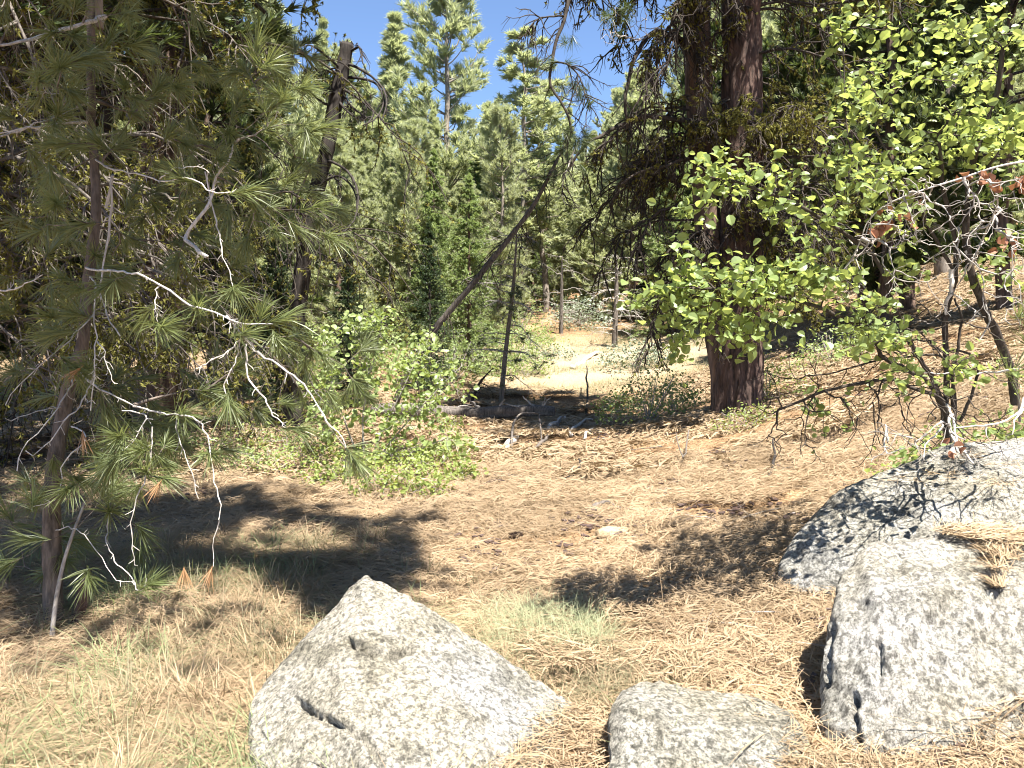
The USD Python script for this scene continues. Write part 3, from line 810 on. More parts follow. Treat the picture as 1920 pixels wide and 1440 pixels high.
lead = [(528, 597, 3.6, 1, .35, 0, 1.0), (450, 628, 3.6, .7, .1, -.2, 1.0), (428, 752, 3.58, .05, -1, -.1, 1.1), (552, 803, 3.48, .8, .05, -.3, 1.0), (663, 858, 3.36, .35, -.45, -.1, 1.05),
        (437, 543, 3.97, .1, -.3, -.5, 1.15), (458, 358, 3.65, .9, .15, -.2, 1.0), (300, 612, 3.74, .55, -.1, -.4, 1.25), (275, 1098, 3.7, .8, .5, 0, .9),
        (490, 590, 3.66, .2, .7, -.2, .9), (520, 640, 3.7, .3, -.8, 0, .9), (345, 335, 3.8, -.6, .2, -.3, .9), (205, 75, 4.0, .5, .3, -.4, 1.3), (245, 85, 4.0, 1, .1, -.2, 1.2),
        (330, 165, 4.2, .5, -.3, -.4, 1.3), (480, 95, 4.4, .2, .6, -.3, 1.3), (500, 120, 4.4, .6, .2, -.3, 1.2), (565, 165, 4.5, .9, 0, -.3, 1.2), (600, 240, 4.5, 1, .35, -.2, 1.3), (575, 250, 4.5, .2, -.7, -.2, 1.2),
        (540, 340, 4.6, .6, .4, -.2, 1.2), (580, 390, 4.6, .7, .1, -.3, 1.3), (525, 180, 4.5, -.2, .2, -.7, 1.2), (430, 250, 4.3, .3, -.4, -.6, 1.1), (430, 405, 4.2, .1, -.6, -.3, 1.1), (410, 300, 4.3, .4, -.2, -.5, 1.1),
        (150, 590, 3.9, -.6, .2, -.3, 1.1), (110, 625, 3.9, -.8, -.1, -.3, 1.1), (340, 775, 3.8, .6, .1, -.4, 1.1), (395, 850, 3.64, .4, -.2, -.5, 1.0), (215, 860, 3.7, -.4, -.4, -.4, 1.0), (130, 915, 3.8, -.2, -.2, -.6, 1.0),
        (205, 960, 3.85, .3, .1, -.6, 1.0), (60, 1010, 3.8, -.9, .1, -.2, 1.0), (165, 1080, 3.8, .2, -.4, -.4, .9), (205, 880, 3.75, -.2, -.5, -.4, 1.0), (370, 575, 3.75, .2, .3, -.7, .9)]
boxes = [(90, 60, 210, 700, 22, 3.8, 4.15), (0, 60, 330, 330, 38, 4.0, 5.6), (0, 330, 340, 560, 34, 4.0, 5.6), (330, 60, 640, 300, 40, 4.3, 6.2), (330, 300, 640, 460, 34, 4.3, 6.0), (0, 560, 330, 760, 20, 3.8, 5.2),
         (330, 470, 560, 700, 12, 4.2, 5.4), (0, 780, 330, 1080, 36, 3.7, 4.8), (180, 700, 420, 900, 14, 3.9, 4.8), (545, 610, 690, 770, 18, 4.8, 5.8), (320, 700, 560, 860, 7, 4.2, 5.2), (0, -250, 620, 40, 40, 3.6, 5.4)]
far_t = box_pts(rng, boxes)
_pp = proj(far_t)[0]
far_t = far_t[~((_pp[:, 0] > 585) & (_pp[:, 1] < 330) & (_pp[:, 1] > -40))]
gl, r0, r1, cnt, gd = grow(skel, far_t, rng, sag=.05, r_tip=.0022)
rr = np.linspace(0, 1, gl.shape[1])[None] * (r1 - r0)[:, None] + r0[:, None]
part(yp, "twigs", tubes(gl, rr, 4), "young_bark", kind="stuff")
C = [P(a[0], a[1], a[2]) for a in lead]; D = [np.array([a[3], a[5], a[4]]) for a in lead]; S = [a[6] for a in lead]
C = np.vstack([C, far_t]); D = np.vstack([D, unit(gd) + np.array([0, -.15, -.05])]); S = np.r_[S, rng.uniform(.72, 1.3, len(far_t))]
half = np.arange(len(C)) % 3 == 0
put_tufts(yp, C[~half], D[~half], 84, .165 * S[~half], .0042, "near_needle", rng, spread=(.08, 1.25), axis=.06, droop=.08)
put_tufts(yp, C[half], D[half], 58, .175 * S[half], .0042, "near_needle", rng, spread=(.04, .8), axis=.09, droop=.16)
dead = [(397, 1066, 3.52, -.4, -1, 0), (155, 812, 3.85, .1, -1, 0), (150, 690, 3.9, -.5, -.4, -.2), (345, 1070, 3.6, 0, -1, 0), (300, 905, 3.7, -.4, -.6, 0)]
for a in dead:
    part(yp, "dead_needle_tuft", tufts([P(*a[:3])], [np.array([a[3], a[5], a[4]])], 22, .12, .0034, rng, spread=(.05, .5), axis=.02), "brown_needle", label="dry brown needle tuft")
# the crown above the frame, filled out by added unseen tufts for shade
cr = np.c_[rng.normal(0, 1.1, 420), rng.normal(0, 1.0, 420), rng.uniform(4.2, 8.4, 420)]
cr[:, 0] += tl[0][0] + .5; cr[:, 1] += tl[0][1] - .5
spots = [(x, y) for x, y in rng.uniform((-60, 925), (770, 1235), (330, 2)) if not (x < 250 and y > 1150) and not (x > 600 and y > 1130) and not (x > 560 and y < 960)]
gs = np.array([G(x, y, 14) for x, y in spots])
gs = gs[meshkit.noise(gs * np.array([1.3, 2.2, 0]) + 3.1, 12) > .24]
ground_shade = gs[rng.integers(0, len(gs), 2200)] + rng.normal(size=(2200, 3)) * np.array([.12, .12, 0])
ground_shade = ground_shade + SUN * (rng.uniform(4.7, 7.4, 2200) / SUN[2])[:, None]  # added tufts set up the sun rays so their shadows reach the ground
k_ = rng.integers(0, 118, 900)
needle_shade = far_t[k_] + rng.normal(size=(900, 3)) * .35 + SUN * (rng.uniform(2.6, 5.5, 900) / SUN[2])[:, None]  # more added tufts, sunward of the inner needles to darken them
cr = np.vstack([cr, ground_shade, needle_shade])
cr = cr[cr[:, 2] > 2.5 + .5 * np.maximum(cr[:, 1], 1.2)]
for a_ in [lead[i] for i in (0, 1, 2, 3, 4, 5, 6, 8, 9, 10, 18, 19)] + [(300, 612, 3.74), (560, 230, 4.5), (610, 650, 5.2), (620, 740, 5.2)]:
    o_ = cr - P(*a_[:3])
    cr = cr[np.linalg.norm(o_ - (o_ @ SUN)[:, None] * SUN, axis=1) > .34]  # gaps opened along sun rays keep the leading tufts lit
up_sk = [np.array([tl[0][0], tl[0][1], z]) for z in np.linspace(3.4, 7.8, 40)]
part(yp, "leader", tubes(np.array(up_sk)[None][:, ::3], np.linspace(.03, .008, 14)[None], 6), "grey_bark")
gl, r0, r1, cnt, gd = grow(up_sk, cr, rng, sag=.03, r_tip=.0016)
part(yp, "upper_twigs", tubes(gl, np.linspace(0, 1, 6)[None] * (r1 - r0)[:, None] + r0[:, None], 3), "grey_bark", kind="stuff")
part(yp, "crown", tufts(cr, gd + np.array([0, 0, .3]), 40, .2, .013, rng, spread=(.2, 1.35), axis=.08, strip=False), "pine_needle", kind="stuff")  # mostly added shade tufts hung on the young pine

# the snapped stem and the leaning stick beside it
st = thing("stump", "short snapped reddish stem beside the foot of the young pine", "stump", G(147, 1185))
part(st, "stem", rough_tube([P(145, 1192, 4.2), P(148, 1150, 4.2), P(157, 1110, 4.18), P(163, 1085, 4.16)], [.032, .03, .032, .026], 10, 30, 3, .006, (30, 14)), "red_bark")
st = thing("stick", "thin pale stick leaning on the young pine's foot", "stick", G(100, 1188))
part(st, "shaft", tubes(px_line([(98, 1192, 4.0), (106, 1120, 4.02), (118, 1060, 4.05), (135, 1005, 4.1), (150, 965, 4.15), (160, 940, 4.2)])[None], np.linspace(.013, .006, 18)[None], 6), "twig_grey")


# --- big pines with dead, lichen-hung limbs
def dead_limbs(t, trunk_fn, zs, az, L, rng, m, per=15, per2=4, droop=1.0, rad=.022, lichen=.6, up=(-.1, .5), limb_m=None, thick=1.25):
    n = len(zs)
    base = np.array([trunk_fn(z) for z in zs])
    d = unit(np.stack([np.cos(az), np.sin(az), rng.uniform(*up, n)], 1))
    k = 10
    g = np.linspace(-.10, -.30, k - 1) * droop
    p, pts = base, [base]
    for q in range(k - 1):
        p = p + d * (L / (k - 1))[:, None]
        d = unit(d + rng.normal(size=d.shape) * .13 + np.array([0, 0, g[q]]))
        pts.append(p)
    limbs = np.stack(pts, 1)
    for i in range(n):
        part(t, "branch", tubes(limbs[i:i + 1], taper(limbs[i:i + 1], rad * (.5 + L[i] / 4), .005), 6), limb_m or m)
    s1, i1, l1 = sprout(limbs, per, L * .38 + .15, rng, t0=.15, k=7, fwd=.5, side=.7, up=-.25 * droop, grav=np.array([-.35, -.3, -.15, 0, .2, .3]) * droop, wob=.2, taper=.4)
    s2, i2, l2 = sprout(s1, per2, l1 * .5, rng, t0=.1, k=6, fwd=.6, side=.8, up=-.2, grav=np.array([-.3, -.15, 0, .2, .3]) * droop, wob=.22, taper=.3)
    part(t, "twigs", join(tubes(s1, taper(s1, .0085 * thick, .0035 * thick), 4, cap=False), tubes(s2, taper(s2, .0045 * thick, .002 * thick), 3, cap=False)), m, kind="stuff")
    if lichen:
        al = np.vstack([s1[:, 1:].reshape(-1, 3), s2[:, 1::2].reshape(-1, 3)])
        al = al[rng.uniform(size=len(al)) < lichen * (.3 + 1.4 * (meshkit.noise(al * 1.3, 7) > .5))]
        part(t, "lichen", tufts(al, rng.normal(size=(len(al), 3)) + np.array([0, 0, -.6]), 9, rng.uniform(.03, .075, len(al)), .022, rng, spread=(0, 1.5), axis=.03, strip=False), "lichen", kind="stuff")
    return limbs, s1, s2


rng = np.random.default_rng(31)
# left big pine, behind the young one
b0 = P(303, 770, 12.0); b0[2] = float(H(b0[0], b0[1])) - .1
lp = thing("pine_tree", "big shaded pine at the left hung with yellow-green lichen on dead limbs", "pine tree", b0)
ltop = b0 + np.array([.6, -.1, 19])
fn = lambda z: b0 + (ltop - b0) * ((z - b0[2]) / 19)
part(lp, "trunk", rough_tube([b0, fn(4), fn(8), fn(13), ltop], [.34, .29, .25, .2, .14, .04], 30, 130, 5, .035, (7, 1.6)), "bark")
dead_limbs(lp, fn, rng.uniform(1.6, 8.5, 46), rng.uniform(math.radians(195), math.radians(350), 46), rng.uniform(2.2, 5.0, 46), rng, "twig_dark", per=16, per2=5, lichen=.55)
cz = pine_form(19, 6.6, 5.4, 77, 22, 7, .1, None, nL=.26, nW=.035, nN=20, prof=.5)
part(lp, "limbs", (cz[1][0] + b0, cz[1][1], cz[1][2]), "twig_dark", kind="stuff")
part(lp, "crown", (cz[2][0] + b0, cz[2][1]), "pine_needle", kind="stuff")

# second one, nearer the left edge: a trunk beyond the frame whose limbs reach in
b1 = np.array([-6.3, 8.2, 0.0]); b1[2] = float(H(b1[0], b1[1])) - .1
lp2 = thing("pine_tree", "pine at the left edge whose dead lichen-hung limbs reach in from the side", "pine tree", b1)
fn1 = lambda z: b1 + np.array([.02 * z, 0, z - b1[2]])
part(lp2, "trunk", rough_tube([b1, fn1(5), fn1(10), fn1(16)], [.25, .2, .16, .05], 20, 60, 6, .03, (7, 1.6)), "bark")
dead_limbs(lp2, fn1, rng.uniform(1.4, 6.5, 34), rng.uniform(math.radians(-70), math.radians(40), 34), rng.uniform(2.0, 4.4, 34), rng, "dead_wood", per=15, per2=5, lichen=.5)
cz = pine_form(16, 5.0, 5.2, 78, 22, 7, .1, None, nL=.26, nW=.035, nN=20, prof=.5)
part(lp2, "limbs", (cz[1][0] + b1, cz[1][1], cz[1][2]), "twig_dark", kind="stuff")
part(lp2, "crown", (cz[2][0] + b1, cz[2][1]), "pine_needle", kind="stuff")

# charred small trunk left of the big one
b2 = P(224, 735, 13.0); b2[2] = float(H(b2[0], b2[1])) - .1
ct = thing("dead_tree", "thin blackened dead trunk just left of the lichen-hung big pine", "dead tree", b2)
part(ct, "trunk", rough_tube([b2, b2 + [.02, 0, 1.2], b2 + [-.1, 0, 3.5], b2 + [0, 0, 7]], [.16, .12, .10, .05], 14, 50, 4, .02, (9, 3)), "black_wood")
dead_limbs(ct, lambda z: b2 + np.array([0, 0, z - b2[2]]), rng.uniform(1.2, 5, 14), rng.uniform(0, 6.28, 14), rng.uniform(.8, 1.8, 14), rng, "twig_dark", per=8, per2=3, lichen=.25)

# --- the double-trunked pine on the right
rng = np.random.default_rng(41)
d0 = G(1378, 772); d0[1] = 11.0; d0[0] = (1380 - 960) / F * 11.0; d0[2] = float(H(d0[0], d0[1])) - .1
dp = thing("pine_tree", "big double-trunked pine on the right bank with red bark at its foot", "pine tree", d0)
R = lambda px, py, y=11.0: P(px, py, y)
ra = [d0 + [0, 0, -.1], R(1384, 720), R(1388, 600), R(1392, 400), R(1391, 200), R(1390, 0), R(1390, -400), R(1392, -1100, 11.2), R(1392, -1700, 11.4)]
rb = [d0 + [-.14, .05, 0], R(1352, 690, 11.1), R(1342, 600, 11.15), R(1326, 400, 11.2), R(1312, 200, 11.2), R(1304, 0, 11.2), R(1290, -400, 11.2), R(1280, -1000, 11.2)]
part(dp, "trunk", rough_tube(ra, [.34, .275, .25, .235, .225, .217, .21, .22, .18, .12, .05], 60, 420, 9, .045, (11, 1.7)), "red_bark")
part(dp, "trunk", rough_tube(rb, [.15, .16, .165, .17, .175, .175, .165, .14, .1, .04], 30, 260, 10, .03, (9, 1.5)), "bark", label="darker second trunk on the left side")
lineb = resample(np.array(rb), 60); linea = resample(np.array(ra), 60)
fb = lambda z: lineb[np.argmin(np.abs(lineb[:, 2] - z))]
fa = lambda z: linea[np.argmin(np.abs(linea[:, 2] - z))]
dead_limbs(dp, fb, rng.uniform(2.2, 8.6, 54), rng.uniform(math.radians(140), math.radians(275), 54), rng.uniform(.9, 2.5, 54), rng, "twig_dark", per=18, per2=6, lichen=.14, droop=1.25, thick=1.7)
dead_limbs(dp, fa, rng.uniform(2.6, 8.6, 34), rng.uniform(math.radians(-95), math.radians(20), 34), rng.uniform(.7, 2.6, 34), rng, "twig_dark", per=16, per2=5, lichen=.35, thick=1.5)
dead_limbs(dp, fa, rng.uniform(3.0, 8.5, 26), rng.uniform(math.radians(205), math.radians(320), 26), rng.uniform(.5, 1.7, 26), rng, "twig_dark", per=14, per2=5, lichen=.3, droop=1.3, thick=1.5)
for rows, r in [([(1300, 90, 11.1), (1262, 72, 10.8), (1235, 56, 10.6), (1212, 66, 10.4), (1195, 95, 10.3), (1180, 140, 10.2), (1172, 190, 10.1), (1178, 240, 10.1)], .045),
                ([(1320, 228, 11.1), (1262, 222, 10.7), (1215, 215, 10.5), (1165, 232, 10.3), (1130, 250, 10.2), (1106, 262, 10.1), (1085, 285, 10.1), (1065, 320, 10.1)], .04),
                ([(1330, 322, 11.1), (1290, 300, 10.8), (1250, 312, 10.5), (1205, 322, 10.4), (1165, 345, 10.3)], .03),
                ([(1326, 300, 10.9), (1318, 262, 10.5), (1330, 235, 10.3), (1350, 222, 10.2)], .026),
                ([(1090, -160, 9.6), (1075, -40, 9.6), (1060, 30, 9.55), (1044, 75, 9.5), (1035, 120, 9.5), (1031, 155, 9.5), (1050, 190, 9.45), (1066, 222, 9.4), (1072, 250, 9.4)], .032),
                ([(1036, 118, 9.5), (1062, 122, 9.4), (1085, 142, 9.35), (1098, 172, 9.3), (1106, 210, 9.3)], .012),
                ([(1058, 30, 9.55), (1020, 30, 9.5), (1000, 45, 9.45), (985, 70, 9.4)], .012),
                ([(1085, 262, 10.2), (1068, 300, 10.1), (1056, 330, 10.0), (1052, 360, 10.0), (1062, 385, 10.0)], .012)]:
    q = px_line(rows)
    w = np.cumsum(rng.normal(size=q.shape) * .006, 0); q = q + w - np.linspace(0, 1, len(q))[:, None] * w[-1]
    part(dp, "branch", tubes(q[None], np.linspace(r, r * .4, len(q))[None], 7), "twig_dark" if r != .012 or rows[0][1] != 262 else "pale_wood")
    s1, i1, l1 = sprout(q[None], 16, np.array([.6]), rng, t0=.25, k=7, fwd=.4, side=.8, up=-.3, grav=[-.3, -.2, -.1, .1, .2, .25], taper=.3)
    s2, i2, l2 = sprout(s1, 4, l1 * .5, rng, t0=.2, k=6, fwd=.6, side=.7, up=-.2, grav=[-.3, -.1, 0, .2, .2], taper=.3)
    part(dp, "twigs", join(tubes(s1, taper(s1, .008, .003), 4, cap=False), tubes(s2, taper(s2, .004, .0018), 3, cap=False)), "twig_dark", kind="stuff")
C = box_pts(rng, [(1020, 70, 1075, 130, 5, 9.2, 9.6), (1040, 150, 1105, 270, 14, 9.2, 9.8), (1050, 250, 1110, 330, 10, 9.6, 10), (1130, 0, 1180, 60, 6, 9, 10), (1000, -120, 1300, -10, 30, 8.6, 11)])
put_tufts(dp, C, rng.normal(size=C.shape) * .5 + [0, -.2, -.6], 60, .19, .004, "pine_needle", rng, spread=(.1, 1.3), axis=.06)
pn = box_pts(rng, [(1125, 5, 1215, 80, 34, 9.4, 10.4)])
gl, r0, r1, cnt, gd = grow([P(1250, 60, 10.5), P(1215, 66, 10.4)], pn, rng, sag=-.15, wob=.14, r_tip=.003)
part(dp, "dead_sprig", tubes(gl, np.linspace(0, 1, 6)[None] * (r1 - r0)[:, None] + r0[:, None], 4), "twig_grey", kind="stuff", label="pale grey bare twigs against the sky")
cz = pine_form(15, 7.6, 2.7, 79, 14, 6, .1, None, nL=.24, nW=.022, nN=20, prof=.5, rise=(.0, .8))
part(dp, "limbs", (cz[1][0] + d0, cz[1][1], cz[1][2]), "twig_dark", kind="stuff")
part(dp, "crown", (cz[2][0] + d0, cz[2][1]), "pine_needle", kind="stuff")

rng = np.random.default_rng(45)
trunk_shade = np.c_[rng.normal(.35, .75, 260), rng.normal(-1.9, .7, 260), rng.uniform(7.3, 11.5, 260)] + [d0[0], d0[1], 0]  # unseen foliage added above the frame to shade the double trunk
gl, r0, r1, cnt, gd = grow([fa(z) for z in np.linspace(6.5, 11, 24)], trunk_shade, rng, sag=-.08, r_tip=.004)
part(dp, "limbs", tubes(gl, np.linspace(0, 1, 6)[None] * (r1 - r0)[:, None] + r0[:, None], 4), "twig_dark", kind="stuff")
part(dp, "sprays", tufts(trunk_shade, gd + [0, 0, .3], 40, .22, .012, rng, spread=(.2, 1.35), axis=.08, strip=False), "pine_needle", kind="stuff")  # sprays added for the shadow they cast on the trunks

# --- the broken dead trunk
rng = np.random.default_rng(51)
sn_px = [(548, 700, 12.2), (556, 600, 12.2), (566, 520, 12.15), (578, 430, 12.1), (598, 340, 12.05), (612, 290, 12.0), (630, 190, 12.0), (640, 140, 12.0), (652, 82, 12.0)]
sl = np.array([P(*r) for r in sn_px]); sl[0, 2] = float(H(sl[0, 0], sl[0, 1])) - .1
sn = thing("dead_tree", "dark broken-topped dead trunk with curled bare branches against the sky", "dead tree", sl[0])
part(sn, "trunk", rough_tube(sl, [.15, .13, .125, .12, .115, .11, .105, .10, .085], 16, 150, 6, .022, (9, 2.5)), "black_wood")
v, f, n = tubes(np.array([[P(645, 95, 12), P(640, 84, 12), P(637, 76, 12)], [P(656, 90, 12), P(660, 82, 12), P(659, 77, 12)], [P(650, 88, 12), P(650, 80, 12), P(652, 74, 12)]]), np.array([[.05, .03, .006]] * 3), 5)
part(sn, "splinters", (v, f, n), "black_wood")
curl = [[(650, 100), (672, 88), (678, 105), (680, 118)], [(648, 120), (680, 132), (705, 150), (722, 175), (724, 200), (716, 225)], [(645, 145), (690, 150), (712, 165), (720, 190), (705, 222), (680, 235)],
        [(640, 165), (665, 180), (690, 200), (700, 215), (690, 230)], [(640, 175), (660, 200), (680, 215), (695, 225)], [(636, 190), (655, 212), (676, 225)], [(640, 130), (618, 110), (595, 92), (580, 85)],
        [(634, 140), (612, 132), (600, 150)], [(628, 175), (615, 165)], [(610, 300), (640, 312), (662, 335), (672, 370), (668, 405), (650, 430), (630, 445)], [(606, 325), (630, 335), (640, 350)],
        [(600, 350), (632, 330), (660, 350), (668, 390)], [(596, 360), (620, 380), (640, 420), (645, 445)], [(590, 420), (625, 425), (650, 440)], [(630, 200), (600, 190), (575, 165), (560, 150)], [(585, 470), (610, 480), (640, 500)],
        [(600, 330), (570, 320), (545, 330)], [(575, 450), (550, 470), (530, 500)]]
cl = []
for c in curl:
    q = resample(np.array([P(a, b, 12 - .25 * i + rng.uniform(-.1, .1)) for i, (a, b) in enumerate(c)]), 12)
    cl.append(q)
    part(sn, "branch", tubes(q[None], np.linspace(.024, .009, 12)[None], 5), "black_wood")
s1, i1, l1 = sprout(np.array(cl), 9, np.full(len(cl), .42), rng, t0=.2, k=6, fwd=.6, side=.7, up=-.2, grav=[-.35, -.3, -.1, .1, .3])
part(sn, "twigs", tubes(s1, taper(s1, .009, .003), 4, cap=False), "black_wood", kind="stuff")

# --- the leaning dead trunk
rng = np.random.default_rng(61)
lb = np.array([P(*r) for r in [(742, 752, 14.9), (778, 680, 14.7), (815, 618, 14.5), (850, 575, 14.4), (880, 540, 14.3), (920, 490, 14.2), (960, 440, 14.1), (1000, 385, 14.0), (1022, 345, 13.95), (1042, 305, 13.9), (1056, 275, 13.9)]])
ln_ = thing("dead_tree", "bare dark dead trunk leaning across the middle of the view at a steep angle", "dead tree", [lb[0, 0], lb[0, 1], float(H(lb[0, 0], lb[0, 1]))])
part(ln_, "trunk", rough_tube(lb, [.07, .068, .064, .058, .052, .048, .044, .038, .03, .02], 14, 140, 7, .008, (12, 3)), "dead_wood")
q = resample(lb, 40)
s1, i1, l1 = sprout(q[None], 46, np.array([1.3]), rng, t0=.12, k=8, fwd=.15, side=.7, up=-.7, grav=[-.3, -.2, -.1, 0, .05, .1, .1], taper=.4)
s2, i2, l2 = sprout(s1, 4, l1 * .4, rng, t0=.2, k=5, fwd=.6, side=.7, up=-.2, grav=[-.2, -.1, .1, .2])
part(ln_, "twigs", join(tubes(s1, taper(s1, .010, .003), 4, cap=False), tubes(s2, taper(s2, .005, .002), 3, cap=False)), "twig_dark", kind="stuff")
C = s1[s1[:, 0, 2] > 4.0][:, -1]
C = C[: 26]
if len(C):
    put_tufts(ln_, C, rng.normal(size=C.shape) + [0, 0, .2], 40, .18, .006, "pine_needle", rng, spread=(.1, 1.3))


# --- slim standing trees
def slim_tree(rows, r, label, seed, m="grey_bark", n=16, L=1.0, tips=0, name="dead_tree", cat="dead tree", foliage="pine_needle", per=7, twig="twig_grey"):
    rng = np.random.default_rng(seed)
    q = np.array([P(*a) for a in rows]); q[0, 2] = float(H(q[0, 0], q[0, 1])) - .05
    t = thing(name, label, cat, q[0])
    part(t, "trunk", rough_tube(q, [r, r * .85, r * .65, r * .2], 12, 60, seed, r * .12, (14, 4)), m)
    Q = resample(q, 30)
    s1, i1, l1 = sprout(Q[None], n, np.array([L]), rng, t0=.15, k=7, fwd=.2, side=1, up=-.1, grav=[-.1, -.2, -.2, -.1, .1, .2], taper=.4)
    s2, i2, l2 = sprout(s1, per, l1 * .45, rng, t0=.15, k=5, fwd=.6, side=.8, up=-.1, grav=[-.2, -.1, .1, .2])
    part(t, "twigs", join(tubes(s1, taper(s1, .009 + r * .05, .003), 4, cap=False), tubes(s2, taper(s2, .005, .002), 3, cap=False)), twig, kind="stuff")
    if tips:
        C = np.vstack([s2[:, -1], s1[:, -1], s2[:, 2]])
        C = C[rng.permutation(len(C))[:tips]]
        part(t, "foliage", tufts(C, rng.normal(size=C.shape) + [0, 0, .3], 16, .17, .012, rng, spread=(.1, 1.35), strip=False), foliage, kind="stuff")
    return t


slim_tree([(938, 748, 15.2), (945, 690, 15.2), (955, 600, 15.2), (962, 540, 15.2), (966, 490, 15.1), (968, 450, 15.1), (968, 430, 15.1)], .05, "slim grey standing tree right of the leaning dead trunk, by the log", 71, n=40, L=1.3, tips=140, name="pine_tree", cat="pine tree")
slim_tree([(1152, 645, 24), (1154, 590, 24), (1156, 530, 24), (1156, 480, 24)], .09, "small dead tree with pale bare twigs at the upper end of the clearing", 72, n=34, L=1.8, m="dead_wood", twig="pale_wood")
slim_tree([(1052, 590, 27), (1053, 540, 27), (1054, 480, 27)], .07, "thin bare trunk at the left end of the clearing", 73, n=24, L=1.6, m="dead_wood")
slim_tree([(1768, 560, 21), (1766, 480, 21), (1762, 300, 21), (1760, 100, 21)], .20, "grey trunk up the right slope seen through the shrub", 74, n=30, L=2.0, m="grey_bark", tips=120, name="pine_tree", cat="pine tree")
slim_tree([(1620, 610, 16), (1616, 520, 16), (1610, 380, 16), (1606, 200, 16)], .10, "slim dark trunk on the bank right of the double trunk", 75, n=30, L=1.6, m="bark", tips=160, name="pine_tree", cat="pine tree", twig="twig_dark")
slim_tree([(880, 760, 14.6), (893, 730, 14.5), (910, 705, 14.4), (925, 690, 14.3)], .03, "dark dead stick propped up behind the fallen log", 78, n=10, L=.6, m="black_wood", twig="twig_dark")
# ------------------------------------------------------------------ shrubs
def shrub(name, label, category, base, skeleton, clusters, per, L, W, m, seed, twig="twig_dark", stem_r=None, r_tip=.0018, most=0, flat=.8, spread=.05, group=None, bias=.35, loc=None):
    """skeleton: list of (points, radius) stems in place; clusters: where the leaf sprays sit."""
    rng = np.random.default_rng(seed)
    t = thing(name, label, category, base if loc is None else loc, group)
    nodes = []
    for pts, r in skeleton:
        q = np.asarray(pts)
        w = np.cumsum(rng.normal(size=q.shape) * r * .28, 0); q = q + w - np.linspace(0, 1, len(q))[:, None] * w[-1]
        part(t, "stem", tubes(q[None], np.linspace(r, r * .45, len(q))[None], 7), twig)
        nodes += list(q)
    gl, r0, r1, cnt, gd = grow(nodes, clusters, rng, sag=.05, r_tip=r_tip, wob=.07, bias=bias)
    part(t, "twigs", tubes(gl, np.linspace(0, 1, 6)[None] * (r1 - r0)[:, None] + r0[:, None], 4), twig, kind="stuff")
    n = len(clusters) * per
    i = np.repeat(np.arange(len(clusters)), per)
    d = unit(gd[i] * .5 + rng.normal(size=(n, 3)) * np.array([1, 1, .55]))
    C = clusters[i] + rng.normal(size=(n, 3)) * spread - gd[i] * rng.uniform(0, spread * 2, n)[:, None]
    N = unit(rng.normal(size=(n, 3)) * (1 - flat) * 1.6 + np.array([0.05, -.25, flat]))
    N = unit(N - d * (N * d).sum(-1, keepdims=True))
    l = L * rng.uniform(.42, 1.3, n)
    v, f = leaves(C, d, N, l, l * W / L)
    order = np.argsort(np.linalg.norm(C - EYE, axis=1) / l)
    one, rest = tri_split(v, f, 11, 12, most, order=order)
    for me in one:
        part(t, "leaf", me, m)
    if rest:
        part(t, "leaves", rest, m, kind="stuff")
    return t, nodes, gl


rng = np.random.default_rng(81)
# the leafy shrub on the right, rooted behind the boulder
sb = P(1772, 800, 5.0)
sb[2] = float(H(sb[0], sb[1])) if H(sb[0], sb[1]) > sb[2] - .5 else sb[2]
S_ = lambda rows: px_line(rows, 24)
stems = [
    (S_([(1778, 830, 5.0), (1770, 760, 4.9), (1773, 680, 4.8), (1772, 580, 4.7), (1787, 507, 4.6), (1790, 420, 4.5), (1770, 330, 4.4), (1760, 250, 4.3)]), .022),
    (S_([(1905, 760, 5.0), (1885, 680, 4.9), (1850, 595, 4.7), (1815, 507, 4.55), (1806, 430, 4.5), (1815, 330, 4.4), (1850, 200, 4.3), (1880, 90, 4.2)]), .030),
    (S_([(1790, 770, 4.95), (1785, 700, 4.8), (1800, 640, 4.8), (1803, 605, 4.8), (1790, 560, 4.75)]), .014),
    (S_([(1775, 800, 4.95), (1767, 750, 4.8), (1720, 725, 4.6), (1663, 708, 4.45), (1590, 722, 4.3), (1513, 745, 4.2), (1466, 766, 4.15)]), .015),
    (S_([(1770, 790, 4.95), (1740, 720, 4.7), (1690, 690, 4.5), (1655, 668, 4.4), (1648, 640, 4.3), (1600, 600, 4.1), (1500, 560, 3.9), (1400, 545, 3.8), (1300, 540, 3.75)]), .016),
    (S_([(1780, 780, 4.95), (1735, 690, 4.7), (1705, 645, 4.5), (1680, 590, 4.3), (1640, 480, 4.1), (1560, 420, 3.95), (1480, 375, 3.85), (1380, 340, 3.8)]), .016),
    (S_([(1790, 790, 4.95), (1750, 663, 4.7), (1650, 673, 4.5), (1560, 700, 4.35), (1510, 705, 4.3)]), .009),
    (S_([(1800, 790, 4.95), (1835, 700, 4.8), (1810, 660, 4.75), (1750, 655, 4.6)]), .011),
    (S_([(1787, 507, 4.6), (1740, 420, 4.4), (1690, 330, 4.2), (1640, 240, 4.1)]), .011),
    (S_([(1806, 430, 4.5), (1840, 340, 4.3), (1905, 240, 4.2), (1960, 150, 4.1)]), .011),
    (S_([(1640, 480, 4.1), (1620, 380, 4.1), (1590, 250, 4.1), (1582, 110, 4.1), (1574, 20, 4.1)]), .006),
]
